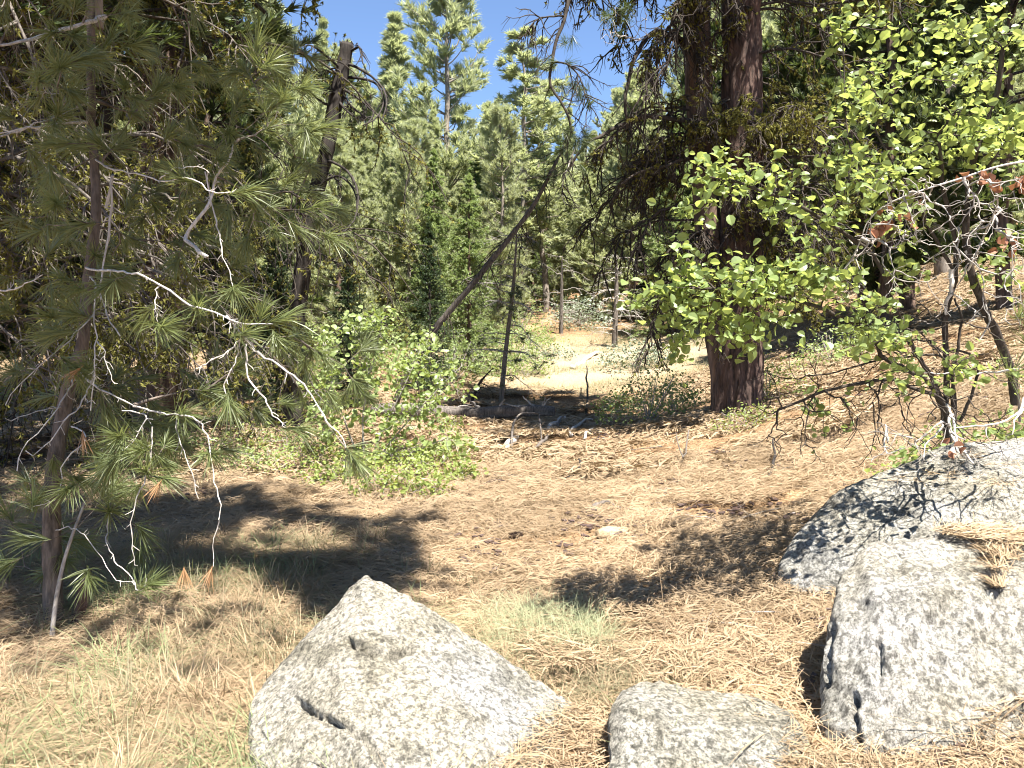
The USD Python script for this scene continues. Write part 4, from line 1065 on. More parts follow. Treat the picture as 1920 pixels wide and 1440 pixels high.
cl = box_pts(rng, [(1640, 20, 1930, 130, 30, 3.9, 4.6), (1570, 130, 1930, 300, 66, 3.8, 4.7), (1490, 280, 1760, 420, 40, 3.7, 4.4), (1760, 230, 1930, 330, 16, 3.9, 4.5),
                   (1290, 305, 1490, 350, 22, 3.7, 4.0), (1270, 350, 1330, 450, 8, 3.7, 4.0), (1400, 370, 1600, 440, 7, 3.7, 4.1), (1180, 525, 1300, 590, 11, 3.6, 3.85),
                   (1250, 480, 1420, 560, 34, 3.6, 4.0), (1400, 470, 1600, 570, 40, 3.6, 4.1), (1250, 600, 1420, 680, 20, 3.7, 4.0), (1330, 560, 1500, 640, 16, 3.7, 4.1),
                   (1590, 560, 1720, 650, 20, 3.7, 4.1), (1565, 0, 1592, 110, 6, 4.05, 4.15), (1480, 740, 1620, 820, 7, 4.1, 4.4), (1800, 440, 1930, 560, 8, 4.2, 4.6), (1660, 640, 1930, 740, 14, 3.9, 4.4), (1650, 400, 1760, 520, 10, 4.0, 4.4)])
shr, nodes, gl = shrub("shrub", "leafy bright green shrub arching over the big boulder at the right", "shrub", P(1778, 830, 5.0), stems, np.vstack([cl, cl[rng.uniform(size=len(cl)) < .35] + rng.normal(size=(3, 1)).mean() * .02]), 8, .048, .039, "leaf", 82, r_tip=.0018, most=300, flat=.55, spread=.045)
lo = box_pts(rng, [(1640, 560, 1930, 740, 70, 3.8, 4.4), (1400, 670, 1640, 880, 90, 3.9, 4.5), (1580, 620, 1800, 770, 80, 4.2, 4.8), (1640, 760, 1920, 850, 70, 4.2, 4.7), (1280, 300, 1480, 660, 40, 3.8, 4.1)])
g2, r0, r1, c2, gd2 = grow(nodes, lo, rng, sag=-.05, r_tip=.0022, wob=.07)
part(shr, "bare_twigs", tubes(g2, np.linspace(0, 1, 6)[None] * (r1 - r0)[:, None] + r0[:, None], 4), "twig_dark", kind="stuff")
# pale dead wood at the right edge
for rows, r in [([(1790, 800, 4.6), (1785, 780, 4.5), (1790, 830, 4.3), (1825, 870, 4.1)], .010), ([(1775, 760, 4.7), (1783, 785, 4.45), (1787, 822, 4.3), (1800, 850, 4.1)], .009),
                ([(1920, 745, 4.2), (1880, 790, 4.1), (1840, 798, 4.1), (1790, 802, 4.1)], .007), ([(1930, 760, 4.1), (1905, 790, 4.05), (1898, 815, 4.0)], .006),
                ([(1760, 790, 4.4), (1750, 815, 4.2), (1735, 838, 4.1), (1732, 858, 4.05)], .006), ([(1665, 830, 4.3), (1664, 800, 4.35), (1662, 850, 4.25), (1690, 840, 4.2)], .006),
                ([(1910, 695, 4.3), (1850, 700, 4.4), (1780, 700, 4.45), (1720, 698, 4.5)], .007), ([(1785, 505, 4.55), (1783, 530, 4.55), (1776, 565, 4.6), (1774, 590, 4.65)], .016),
                ([(1808, 470, 4.5), (1845, 560, 4.6), (1855, 600, 4.65), (1835, 640, 4.65)], .008)]:
    q = px_line(rows, 16)
    w = np.cumsum(rng.normal(size=q.shape) * .005, 0); q = q + w - np.linspace(0, 1, len(q))[:, None] * w[-1]
    part(shr, "dead_stem", tubes(q[None], np.linspace(r, r * .5, 16)[None], 6), "pale_wood")
dt = box_pts(rng, [(1620, 330, 1930, 470, 230, 3.5, 4.1), (1560, 430, 1720, 580, 60, 3.7, 4.3), (1720, 440, 1930, 620, 90, 3.7, 4.4), (1620, 790, 1920, 900, 60, 3.9, 4.3)])
main = S_([(1960, 300, 3.9), (1880, 310, 3.85), (1800, 335, 3.85), (1720, 360, 3.85), (1660, 385, 3.9), (1620, 430, 3.9), (1600, 480, 4.0)])
main2 = S_([(1815, 507, 4.5), (1850, 430, 4.2), (1870, 370, 4.0), (1840, 330, 3.95)])
for q in (main, main2):
    part(shr, "dead_stem", tubes(q[None], np.linspace(.0065, .003, 24)[None], 6), "pale_wood")
g3, r0, r1, c3, gd3 = grow(list(main) + list(main2) + [P(1780, 800, 4.3), P(1850, 800, 4.2)], dt, rng, sag=.02, r_tip=.0019, wob=.06)
part(shr, "dead_twigs", tubes(g3, np.linspace(0, 1, 6)[None] * (r1 - r0)[:, None] + r0[:, None], 4), "twig_grey", kind="stuff", label="tangle of pale grey dead twigs")
bl = np.vstack([box_pts(rng, [b]) for b in [(1835, 320, 1875, 350, 12, 3.75, 3.85), (1650, 400, 1670, 440, 12, 3.8, 3.9), (1890, 330, 1930, 350, 10, 3.8, 3.9), (1870, 430, 1900, 470, 9, 3.9, 4.0), (1690, 380, 1725, 420, 5, 3.8, 3.9), (1630, 420, 1650, 450, 6, 3.8, 3.9), (1770, 320, 1860, 340, 5, 3.8, 3.9), (1780, 820, 1830, 850, 6, 4.0, 4.1)]])
for i in range(len(bl)):
    d = unit(rng.normal(size=(1, 3)) + [0, 0, -.8]); N = unit(rng.normal(size=(1, 3)))
    v, f = leaves(bl[i:i + 1], d, N, np.array([.05]), np.array([.036]), fold=.5)
    part(shr, "dead_leaf", (v, f), "dead_leaf")
# needle fan of a seedling at the right edge
sd = thing("pine_seedling", "small pine seedling with a fan of needles at the right edge, above the boulder", "pine seedling", P(1905, 770, 4.6))
part(sd, "stem", tubes(px_line([(1912, 790, 4.6), (1908, 740, 4.5), (1898, 700, 4.4)], 10)[None], np.linspace(.008, .005, 10)[None], 6), "grey_bark")
put_tufts(sd, [P(1898, 700, 4.4), P(1915, 590, 4.5), P(1925, 640, 4.5)], [[0, -.5, .3], [.1, -.4, .3], [-.3, -.4, .3]], 60, .19, .0045, "near_needle", rng, spread=(.2, 1.5))

# --- the middle shrub beside the path
rng = np.random.default_rng(91)
cb = G(690, 868)
cb[1] = min(cb[1], 9.4)
yy = cb[1]
cst = []
for rows, r in [([(686, 880, 0), (684, 800, 0), (692, 720, -.1), (703, 670, -.15), (712, 620, -.2)], .016), ([(690, 880, .1), (720, 800, 0), (760, 720, -.1), (790, 650, -.1)], .012),
                ([(695, 880, 0), (740, 820, -.2), (790, 760, -.3), (830, 720, -.3), (868, 684, -.3)], .011), ([(680, 880, .1), (650, 800, 0), (625, 720, 0), (610, 640, .1)], .012),
                ([(680, 880, -.1), (640, 830, -.3), (610, 790, -.4)], .009), ([(700, 880, -.1), (770, 850, -.4), (840, 820, -.5)], .009), ([(692, 720, -.1), (682, 660, 0), (660, 610, 0)], .009)]:
    cst.append((px_line([(a, b, yy + c) for a, b, c in rows], 16), r))
cl = []
while len(cl) < 330:
    x, y = rng.uniform(560, 885), rng.uniform(590, 880)
    if ((x - 705) / 135) ** 2 + ((y - 725) / 150) ** 2 < 1 or (800 < x < 885 and 670 < y < 870 and rng.uniform() < .3):
        if meshkit.noise(np.array([x / 38, y / 30, 0]), 4) > .36:
            cl.append(P(x, y, yy + rng.uniform(-.9, .8)))
shrub("shrub", "round-leaved shrub in the middle, just left of the needle-covered path", "shrub", cb, cst, np.array(cl), 8, .070, .058, "pale_leaf", 92, twig="twig_grey", r_tip=.002, most=200, flat=.55, spread=.07)


# --- low plants
def plant(px, py, h, w, n, m, label, seed, L=.03, group=None, name="low_plant", cat="plant", per=6, twig="twig_grey", y=None, lift=.15):
    rng = np.random.default_rng(seed)
    b = G(px, py) if y is None else np.array([(px - 960) / F * y, y, 0.0])
    b[2] = float(H(b[0], b[1]))
    a = rng.uniform(0, 6.28, n); r = w * np.sqrt(rng.uniform(0, 1, n)); z = h * (lift + (1 - lift) * rng.uniform(0, 1, n)) * np.sqrt(np.clip(1.05 - (r / w) ** 2, 0, 1))
    c = np.stack([b[0] + r * np.cos(a), b[1] + r * np.sin(a), z], 1)
    c[:, 2] += H(c[:, 0], c[:, 1])
    k = max(3, n // 14)
    sk = [(np.linspace(b + [0, 0, -.02], b + np.array([rng.normal() * w * .4, rng.normal() * w * .4, h * rng.uniform(.4, .8)]), 8), .004 + .004 * h) for _ in range(k)]
    return shrub(name, label, cat, b, sk, c, per, L, L * .72, m, seed + 1, twig=twig, r_tip=.0014, flat=.6, spread=L * 1.3, group=group)


g = "yellow-green low plants edging the path below the middle shrub"
lab = ["yellow-green low plant just behind the drooping needle fan at the path's left", "yellow-green low plant in front of the middle shrub's foot", "bushy yellow-green low plant under the middle shrub's right half",
       "yellow-green low plant below the log's left end", "yellow-green plant nearest the log at the path's left edge", 
       "small yellow-green plant standing alone right of the others on the path edge", "yellow-green plant at the left end of the sunlit row below the middle shrub", "little yellow-green plant between the two largest at the path edge",
       "tall yellow-green plant leaning on the middle shrub's foot", "yellow-green plant left of the middle shrub's stems in half shade", "yellow-green plant touching the log's left end from below"]
for i, (px, py, h, w) in enumerate([(660, 905, .32, .38), (720, 930, .30, .36), (770, 905, .34, .36), (820, 880, .30, .32), (850, 850, .28, .3), (860, 900, .16, .24),
                                    (610, 910, .24, .3), (800, 930, .18, .24), (740, 880, .4, .4), (640, 870, .34, .36), (840, 815, .3, .3)]):
    plant(px, py, h, w, 60, "yellow_leaf", lab[i], 300 + i * 3, L=.045, group=g)
g = "shaded low plants under the left pines"
lab2 = ["yellow-green shaded plant below the hanging needle fan, nearest the path", "pale plant in shade in front of the drooping twigs", "pale shaded plant beside the long bare hanging twig", "yellow-green shaded plant above the hanging twig's elbow",
        "pale shaded plant behind the lowest green needle fan", "pale plant just left of the long bare hanging twig", "yellow-green plant just left of the middle shrub in shade", "taller pale plant right of the lichen-hung pine's foot",
        "pale shaded plant below the lichen-hung pine's foot", "yellow-green tall plant between the middle shrub and the broken trunk", "tall pale plant at the broken dead trunk's foot"]
for i, (px, py, h, w) in enumerate([(560, 890, .3, .4), (500, 880, .3, .4), (430, 870, .34, .4), (470, 840, .4, .5), (540, 850, .4, .5), (380, 860, .3, .4), (590, 850, .4, .4), (420, 800, .5, .5), (330, 845, .3, .4), (600, 790, .6, .5), (520, 780, .6, .5)]):
    plant(px, py, h, w, 60, "pale_leaf" if i % 3 else "yellow_leaf", lab2[i], 400 + i * 3, L=.04, group=g)
plant(1215, 795, 1.05, .9, 230, "pale_leaf", "small pale-leaved bush just left of the double trunk's foot", 501, L=.045, name="shrub", cat="shrub")
plant(1262, 785, .7, .5, 90, "pale_leaf", "small dark-stemmed bush touching the double trunk's left foot", 504, L=.045, name="shrub", cat="shrub")
plant(1440, 755, .75, .65, 140, "yellow_leaf", "pale yellow-green bush on the bank just right of the double trunk", 507, L=.04, name="shrub", cat="shrub")
plant(1400, 800, .25, .4, 70, "yellow_leaf", "low yellow-green plant in front of the double trunk's foot", 510, L=.035)
plant(1560, 680, .7, .7, 130, "pale_leaf", "pale bush on the bank beyond the double trunk, under the shrub's arching twigs", 513, L=.05, name="shrub", cat="shrub")
plant(1630, 660, .6, .6, 110, "pale_leaf", "pale bush farther right on the bank behind the shrub's left stems", 516, L=.05, name="shrub", cat="shrub")
plant(1160, 770, .35, .5, 80, "pale_leaf", "low grey-green plant in shade at the right end of the log", 519, L=.05)
plant(1085, 612, 1.1, 1.3, 260, "sage_leaf", "silvery sagebrush on the crest of the sunlit clearing", 522, L=.09, name="shrub", cat="shrub")
plant(1190, 690, .8, 1.0, 200, "sage_leaf", "dark sagebrush low on the right side of the clearing", 525, L=.07, name="shrub", cat="shrub")
plant(1030, 672, .35, .8, 110, "sage_leaf", "grey-green low bush at the left side of the clearing", 528, L=.06, name="shrub", cat="shrub")
plant(985, 705, .6, .7, 110, "pale_leaf", "pale bush by the slim tree's foot behind the log", 531, L=.06, name="shrub", cat="shrub")
plant(1000, 655, .7, 1.0, 150, "pale_leaf", "pale bush at the far left of the clearing behind the slim tree", 534, L=.07, name="shrub", cat="shrub")
for i, (px, py, hh) in enumerate([(960, 690, 1.2), (900, 700, 1.3), (850, 720, 1.4), (860, 660, 1.8), (975, 630, 1.5), (930, 640, 1.8)]):
    plant(px, py, hh, 1.1, 200, "pale_leaf" if i % 2 else "fir_needle", ["bushy undergrowth left of the slim tree behind the log", "bush behind the log below the leaning trunk", "bush behind the log's left half", "tall bush under the leaning trunk's middle", "bush at the far left end of the clearing", "tall bush between the leaning trunk and the slim tree"][i], 540 + i * 3, L=.065, name="shrub", cat="shrub", group="undergrowth behind the log")
for i, (px, py, hh) in enumerate([(560, 740, 1.6), (620, 720, 1.8), (760, 720, 1.5), (500, 735, 1.3), (700, 700, 2.0)]):
    plant(px, py, hh, 1.1, 200, "fir_needle", ["dark shaded bush at the broken trunk's foot", "dark shaded bush behind the middle shrub's left half", "dark shaded bush under the dark fir behind the middle shrub", "dark shaded bush left of the broken trunk's foot", "tall dark bush rising behind the middle shrub"][i], 570 + i * 3, L=.06, name="shrub", cat="shrub", group="shaded undergrowth behind the middle shrub", twig="twig_dark")
plant(1840, 800, .5, .55, 120, "leaf", "added low tangle of leaves in place of black shade under the right shrub on top of the back boulder", 593, L=.05, y=5.35, twig="twig_dark")  # leaf clump added where only deep shade lies behind the boulder
plant(1730, 830, .35, .4, 80, "leaf", "small added leafy clump in place of the shaded hollow at the right shrub's foot", 596, L=.05, y=5.25, twig="twig_dark")  # second clump added to fill the shadowed hollow
plant(30, 745, .35, 1.6, 160, "yellow_leaf", "sunlit patch of low green plants at the far left between the trunks", 590, L=.06)
# ------------------------------------------------------------------ fallen wood, stones, cones
rng = np.random.default_rng(101)
a, b = G(800, 782), G(1035, 790)
y0 = 13.3
la, lb2 = np.array([P(700, 764, 13.9)[0], 13.9, 0]), np.array([P(1040, 784, y0)[0], y0, 0])
for q in (la, lb2):
    q[2] = float(H(q[0], q[1])) + .05
lg = thing("log", "fallen grey log lying across the hollow at the far end of the path", "log", (la + lb2) / 2)
mid = [la * (1 - t) + lb2 * t + np.array([0, 0, .03 * math.sin(9 * t) + .10]) for t in np.linspace(0, 1, 8)]
part(lg, "trunk", rough_tube(mid, [.12, .12, .11, .105, .10, .08], 18, 120, 4, .016, (12, 3)), "dead_wood")
for i in range(7):
    t = rng.uniform(.1, .95); c = la * (1 - t) + lb2 * t + [0, 0, .18]
    d = unit(np.array([rng.normal() * .5, -.4, rng.uniform(.2, 1)])) * rng.uniform(.15, .45)
    q = np.linspace(c, c + d, 8) + rng.normal(size=(8, 3)) * .008
    part(lg, "broken_limb", tubes(q[None], np.linspace(.025, .009, 8)[None], 6), "twig_grey")


def stick(rows, r, label, m="twig_grey", lift=.02, name="stick", group=None, ends=.5, amp=.15, cat="stick"):
    q = np.array([G(a, b) + [0, 0, lift + (c if len(x) > 2 else 0)] for x in rows for a, b, c in [(x[0], x[1], x[2] if len(x) > 2 else 0)]])
    t = thing(name, label, cat, q.mean(0), group)
    part(t, "shaft", rough_tube(resample(q, 10) + rng.normal(size=(10, 3)) * r * .5, [r, r * .95, r * .8, r * ends], 9, 24, int(rng.integers(99)), r * amp, (30, 6)), m)
    return t


def pxr_(px, py, w):
    return w / F * G(px, py)[1] / 2


stick([(948, 846), (966, 826, .06)], pxr_(950, 840, 12), "short bleached slab of wood standing out of the litter below the log", "pale_wood", name="wood_chunk", cat="wood chunk", ends=.8)
stick([(958, 853), (980, 851, .02), (1005, 847)], pxr_(980, 850, 7), "short pale stick lying beside the bleached slab", "pale_wood")
stick([(934, 838), (950, 850)], pxr_(940, 845, 6), "small pale stick crossing the foot of the bleached slab", "pale_wood")
stick([(1028, 814), (1040, 800, .05), (1062, 792, .05)], pxr_(1040, 800, 9), "bleached forked piece of branch just right of the log's end", "pale_wood")
stick([(1072, 820), (1090, 800, .05), (1110, 788)], pxr_(1090, 800, 6), "pale stick pointing up the bank right of the log", "pale_wood")
stick([(1095, 828), (1110, 812, .04), (1118, 806)], pxr_(1100, 820, 5), "short pale stick right of the log, nearer the path", "pale_wood")
stick([(960, 850), (985, 812, .3), (1010, 812, .3), (1018, 838)], pxr_(990, 820, 4), "thin arched twig over the sticks below the log", "dead_wood")
stick([(1000, 850), (1030, 825, .05), (1055, 795, .1)], pxr_(1030, 830, 6), "long dark stick slanting beside the bleached pieces", "dead_wood")
stick([(1100, 782), (1101, 760, .25), (1099, 728, .5)], pxr_(1100, 760, 4), "dark dead stub standing upright in the shade right of the log", "black_wood")
stick([(1073, 692), (1095, 680, .03), (1121, 664, .03)], pxr_(1095, 680, 9), "pale fallen pole lying on the sunlit clearing", "pale_wood", name="log", cat="log")
stick([(1060, 905), (1085, 890, .05), (1087, 880, .1)], pxr_(1080, 890, 6), "small dark stub in the middle of the path", "black_wood")
stick([(1110, 958), (1140, 950, .02), (1160, 958)], .02, "dark broken piece of branch on the upper path", "dead_wood")
stick([(915, 905), (960, 898, .01), (1010, 903)], .012, "grey stick lying across the upper path", "dead_wood")
stick([(1040, 1082), (1075, 1078, .01), (1100, 1070)], .010, "pale stick lying across the middle of the path", "twig_grey")
stick([(1085, 905), (1130, 895, .01), (1165, 888)], .014, "grey stick on the right side of the upper path", "dead_wood")
stick([(560, 905), (610, 925), (640, 935)], .012, "dark stick half under the low plants at the left", "dead_wood")
stick([(695, 1035), (730, 1040, .01), (775, 1045)], .010, "straw-coloured stick behind the pointed boulder", "twig_grey")
stick([(1440, 900), (1452, 870, .12), (1447, 858, .17)], .014, "dark twisted stub standing on the bank left of the boulder", "black_wood")
stick([(1290, 850, .25), (1280, 880, .1), (1268, 862, .28)], .008, "grey bare twig standing in the litter on the bank", "dead_wood")
stick([(600, 1000), (650, 1012, .01), (700, 1008)], .009, "thin stick in the shade left of the path", "dead_wood")
gl_ = "thin twigs scattered on the needle litter"
for i in range(46):
    px, py = rng.uniform(640, 1560), rng.uniform(830, 1230)
    c = G(px, py); an = rng.uniform(0, 3.14); ln = rng.uniform(.08, .3)
    q = np.array([c + [math.cos(an) * ln * u, math.sin(an) * ln * u, 0] for u in (-1, -.3, .4, 1)]) + rng.normal(size=(4, 3)) * .012
    q[:, 2] = H(q[:, 0], q[:, 1]) + .022 + rng.uniform(0, .012, 4)
    t = thing("twig", "thin bare twig lying on the needle litter of the path", "twig", c, gl_)
    part(t, "shaft", tubes(resample(q, 10)[None], np.linspace(.006, .003, 10)[None] * rng.uniform(.7, 1.5), 5), "dead_wood" if i % 2 else "twig_grey")


def cone_mesh(c, ax, s, rng):
    n = 64
    i = np.arange(n) + .5
    zz = 1 - 2 * i / n
    ph = i * 2.399963
    r = np.sqrt(1 - zz * zz)
    ax = unit(ax); u = unit(np.cross(ax, [.3, .5, .81])); w = np.cross(ax, u)
    d = unit(r[:, None] * (np.cos(ph)[:, None] * u + np.sin(ph)[:, None] * w) + zz[:, None] * ax)
    prof = 1 - .35 * zz
    core = c + (r * .55 * prof)[:, None] * s * (np.cos(ph)[:, None] * u + np.sin(ph)[:, None] * w) + (zz * 1.25 * s)[:, None] * ax
    out = unit(d + ax * .55)
    side = unit(np.cross(out, ax + 1e-3)) * s * .24
    tip = core + out * s * .55
    th = np.cross(side, out) * .35
    V = np.stack([core - side * .6, core + side * .6, tip + side, tip - side, tip + th, core + th], 1)
    f = np.array([[0, 1, 2], [0, 2, 3], [3, 2, 4], [0, 3, 4], [0, 4, 5], [1, 5, 4], [1, 4, 2]])
    vs, fs = V.reshape(-1, 3), (f[None] + (np.arange(n) * 6)[:, None, None]).reshape(-1, 3)
    return vs, fs


for i, (px, py) in enumerate([(810, 1052), (842, 1155), (908, 1157), (985, 1005), (962, 1008), (858, 1062), (1115, 1038), (1120, 955), (885, 935), (1192, 1138), (970, 1008), (1010, 915), (1240, 1125), (1330, 905), (1500, 1180), (895, 1098), (830, 1090), (1265, 1008), (700, 985), (1400, 1050)]):
    c = G(px, py)
    if i % 2:
        continue
    s = .022 + .012 * rng.uniform()
    c = c + [0, 0, s * .35]
    t = thing("pine_cone", "brown open pine cone lying on the needle litter", "pine cone", c - [0, 0, s * .8], "pine cones on the needle litter")
    part(t, "scales", cone_mesh(c, np.array([rng.normal(), rng.normal(), .25]), s, rng), "cone_scale")
c = G(1148, 1006)
fs = np.array([[-.12, -.05, 0], [.13, -.06, 0], [.15, .06, 0], [-.06, .10, 0], [-.13, .04, .03], [-.10, -.04, .06], [.10, -.05, .055], [.12, .05, .06], [-.03, .08, .065]]) + c
boulder(fs, .012, 9, "stone", "flat tan stone lying on the path among the needles", amp=(.006, .004, .002), rounds=3, name="stone")
c = G(1504, 1272)
boulder(np.array([[-.03, -.02, 0], [.03, -.02, 0], [.02, .025, 0], [-.02, .02, .03], [.015, -.01, .032], [.0, .02, .03]]) + c, .006, 8, "granite", "small white pebble left of the big right boulder", amp=(.003, .002, .001), rounds=3, name="stone")


# ------------------------------------------------------------------ needle litter and grass
def litter_patch(n, rad, seed, L=.17, W=.0034, up=.02, turn=None):
    r = np.random.default_rng(seed)
    a = r.uniform(0, 2 * np.pi, n); q = rad * np.sqrt(r.uniform(0, 1, n))
    c = np.stack([q * np.cos(a), q * np.sin(a), r.uniform(.002, up, n)], 1)
    c[:, 2] += .030 * meshkit.noise(np.c_[c[:, :2] * 7, np.zeros(n)], seed)
    th = r.uniform(0, 2 * np.pi, n) if turn is None else turn + r.normal(size=n) * .5
    V, Fc = [], []
    for s in range(2):                       # fascicles of two needles spread a little
        t = th + (s - .5) * r.uniform(.02, .25, n)
        d = np.stack([np.cos(t), np.sin(t), r.normal(size=n) * .16], 1)
        ln = (L * r.uniform(.55, 1.1, n))[:, None]
        bend = np.stack([-np.sin(t), np.cos(t), np.zeros(n)], 1) * (r.normal(size=n) * .16)[:, None]
        hump = np.array([0, 0, 1.0]) * (r.uniform(-.02, .16, n))[:, None]
        sd = np.stack([-np.sin(t), np.cos(t), r.normal(size=n) * .6], 1) * (W / 2)
        p = [c + d * ln * u + bend * ln * u * u + hump * ln * 4 * u * (1 - u) for u in (0, .5, 1)]
        v = np.stack([p[0] - sd, p[0] + sd, p[1] - sd, p[1] + sd, p[2]], 1)
        V.append(v)
    V = np.vstack(V)
    f = np.array([[0, 1, 3], [0, 3, 2], [2, 3, 4]])
    return V.reshape(-1, 3), (f[None] + (np.arange(len(V)) * 5)[:, None, None]).reshape(-1, 3)


def blades(n, rad, seed, L, W, lean=(.1, .9), segs=4):
    r = np.random.default_rng(seed)
    a = r.uniform(0, 2 * np.pi, n); q = rad * np.sqrt(r.uniform(0, 1, n))
    c = np.stack([q * np.cos(a), q * np.sin(a), np.zeros(n)], 1)
    t = r.uniform(0, 2 * np.pi, n)
    h = np.stack([np.cos(t), np.sin(t), np.zeros(n)], 1)
    k = r.uniform(*lean, n)[:, None]
    ln = (L * r.uniform(.45, 1.15, n))[:, None]
    sd = np.stack([-np.sin(t), np.cos(t), 0 * t], 1) * (W / 2)
    rows = []
    for j in range(segs):
        u = j / segs
        p = c + ln * (h * (k * u + .8 * k * u * u) + np.array([0, 0, 1.0]) * (u - .55 * np.minimum(k, 1.2) * u * u))
        rows += [p - sd * (1 - .5 * u), p + sd * (1 - .5 * u)]
    rows.append(c + ln * (h * (k * 1.8) + np.array([0, 0, 1.0]) * (1 - .55 * np.minimum(k, 1.2))))
    V = np.stack(rows, 1)
    f = []
    for j in range(segs - 1):
        f += [[2 * j, 2 * j + 1, 2 * j + 3], [2 * j, 2 * j + 3, 2 * j + 2]]
    f.append([2 * segs - 2, 2 * segs - 1, 2 * segs])
    f = np.array(f)
    m = V.shape[1]
    return V.reshape(-1, 3), (f[None] + (np.arange(n) * m)[:, None, None]).reshape(-1, 3)


def scatter(name, label, category, protos, xy, scale, kinds, rng, dz=.0, z=None, kind="stuff"):
    pi = UsdGeom.PointInstancer.Define(stage, numbered("/World/" + name))
    root = str(pi.GetPath())
    rel = pi.CreatePrototypesRel()
    for i, (me, m) in enumerate(protos):
        nm = f"{root}/patch" if i == 0 else f"{root}/patch_{i:03d}"
        put(nm, me[0], me[1], m)
        rel.AddTarget(nm)
    x, y = xy[:, 0], xy[:, 1]
    hz = H(x, y) if z is None else z
    e = .12
    nx_, ny_ = -(H(x + e, y) - H(x - e, y)) / (2 * e), -(H(x, y + e) - H(x, y - e)) / (2 * e)
    pos = np.stack([x, y, hz + dz], 1)
    yaw = rng.uniform(0, 2 * np.pi, len(x))
    qs = []
    for i in range(len(x)):
        nrm = Gf.Vec3d(float(nx_[i]), float(ny_[i]), 1).GetNormalized() if z is None else Gf.Vec3d(0, 0, 1)
        r = Gf.Rotation(Gf.Vec3d(0, 0, 1), math.degrees(yaw[i])) * Gf.Rotation(Gf.Vec3d(0, 0, 1), nrm)
        qq = r.GetQuat()
        qs.append(Gf.Quath(qq.GetReal(), *qq.GetImaginary()))
    pi.CreatePositionsAttr(Vt.Vec3fArray.FromNumpy(pos.astype(np.float32)))
    pi.CreateOrientationsAttr(Vt.QuathArray(qs))
    pi.CreateScalesAttr(Vt.Vec3fArray.FromNumpy(np.repeat(np.asarray(scale, np.float32)[:, None], 3, 1)))
    pi.CreateProtoIndicesAttr(Vt.IntArray([int(k) for k in kinds]))
    data(pi.GetPrim(), label=label, category=category, kind=kind)


def wedge(n, y0, y1, rng, pw=1.0, spread=.74):
    u = rng.uniform(0, 1, n)
    y = (y0 ** pw + u * (y1 ** pw - y0 ** pw)) ** (1 / pw)
    return np.stack([rng.uniform(-1, 1, n) * (y * spread + .3), y], 1)


rng = np.random.default_rng(111)
def tiles(step, y0, y1, rng, jit):
    """A loose grid of places over the ground in view."""
    out = []
    for y in np.arange(y0, y1, step):
        half = y * .74 + .5
        for x in np.arange(-half, half + step, step):
            out.append((x + rng.uniform(-jit, jit) * step, y + rng.uniform(-jit, jit) * step))
    return np.array(out)


def litter_tile(size, n, seed, **kw):
    r = np.random.default_rng(seed)
    v, f = litter_patch(n, 1.0, seed, **kw)
    k = len(v) // (2 * n)
    v = v.reshape(2, n, k, 3)
    c = v[:, :, 0].mean(0)
    to = np.c_[r.uniform(-.5, .5, (n, 2)) * size, c[:, 2] - c[:, 2]]
    v = v + (to - np.c_[c[:, :2], 0 * c[:, 2]])[None, :, None]
    return v.reshape(-1, 3), f


near = tiles(.8, 2.4, 8.4, rng, .12)
farx = tiles(1.7, 8.6, 24.0, rng, .15)
protos = [(litter_tile(.95, 2100, 900 + i, W=.0030, up=.035), "straw_needle") for i in range(4)] + [(litter_tile(2.0, 1700, 950 + i, L=.24, W=.011, up=.03), "straw_needle") for i in range(3)]
farx = farx[np.linalg.norm(farx - [2.8, 22.5], axis=1) > 6.0]
xy = np.vstack([near, farx])
kd = np.r_[rng.integers(0, 4, len(near)), rng.integers(4, 7, len(farx))]
scatter("needle_litter", "fallen straw-coloured pine needles covering the path and the banks", "pine needles", protos, xy, rng.uniform(.95, 1.1, len(xy)), kd, rng, dz=-.008)

# needles caught on the boulders
def on_rock(px, py, v):
    pp, dep = proj(v)
    d = np.linalg.norm(pp - [px, py], axis=1)
    near_ = d < 9
    if not near_.any():
        near_ = d < d.min() + 1
    k = np.nonzero(near_)[0]
    return v[k[np.argmin(dep[k])]]


def caught(spots, v, label, seed, n=46, turn=None):
    r = np.random.default_rng(seed)
    V, Fs, at = [], [], 0
    for px, py, w in spots:
        c = on_rock(px, py, v)
        a, f = litter_patch(n, w, int(r.integers(9999)), L=.15, W=.003, up=.02, turn=turn)
        V.append(a + c + [0, -.01, .012]); Fs.append(f + at); at += len(a)
    p = put(numbered("/World/needle_clump"), np.vstack(V), np.vstack(Fs), "straw_needle")
    data(p, label=label, category="pine needles", kind="stuff")


caught([(1800, 1002, .09), (1840, 1008, .1), (1880, 1015, .11), (1915, 1022, .12), (1900, 1005, .12), (1860, 1000, .1), (1770, 1000, .07)], rock_v["right"], "straw needles gathered on the ledge along the top of the big right boulder", 7, n=60, turn=.1)
caught([(1865, 1045, .05), (1872, 1075, .04), (1868, 1105, .03), (1880, 1050, .06), (1895, 1040, .06)], rock_v["right"], "clump of needles hanging in a notch of the big right boulder's face", 8, n=40, turn=1.3)
caught([(1700, 905, .1), (1760, 890, .1), (1830, 905, .12), (1880, 880, .12), (1800, 860, .1), (1900, 910, .12)], rock_v["back"], "scattered needles lying on the sloping back boulder", 9, n=16)

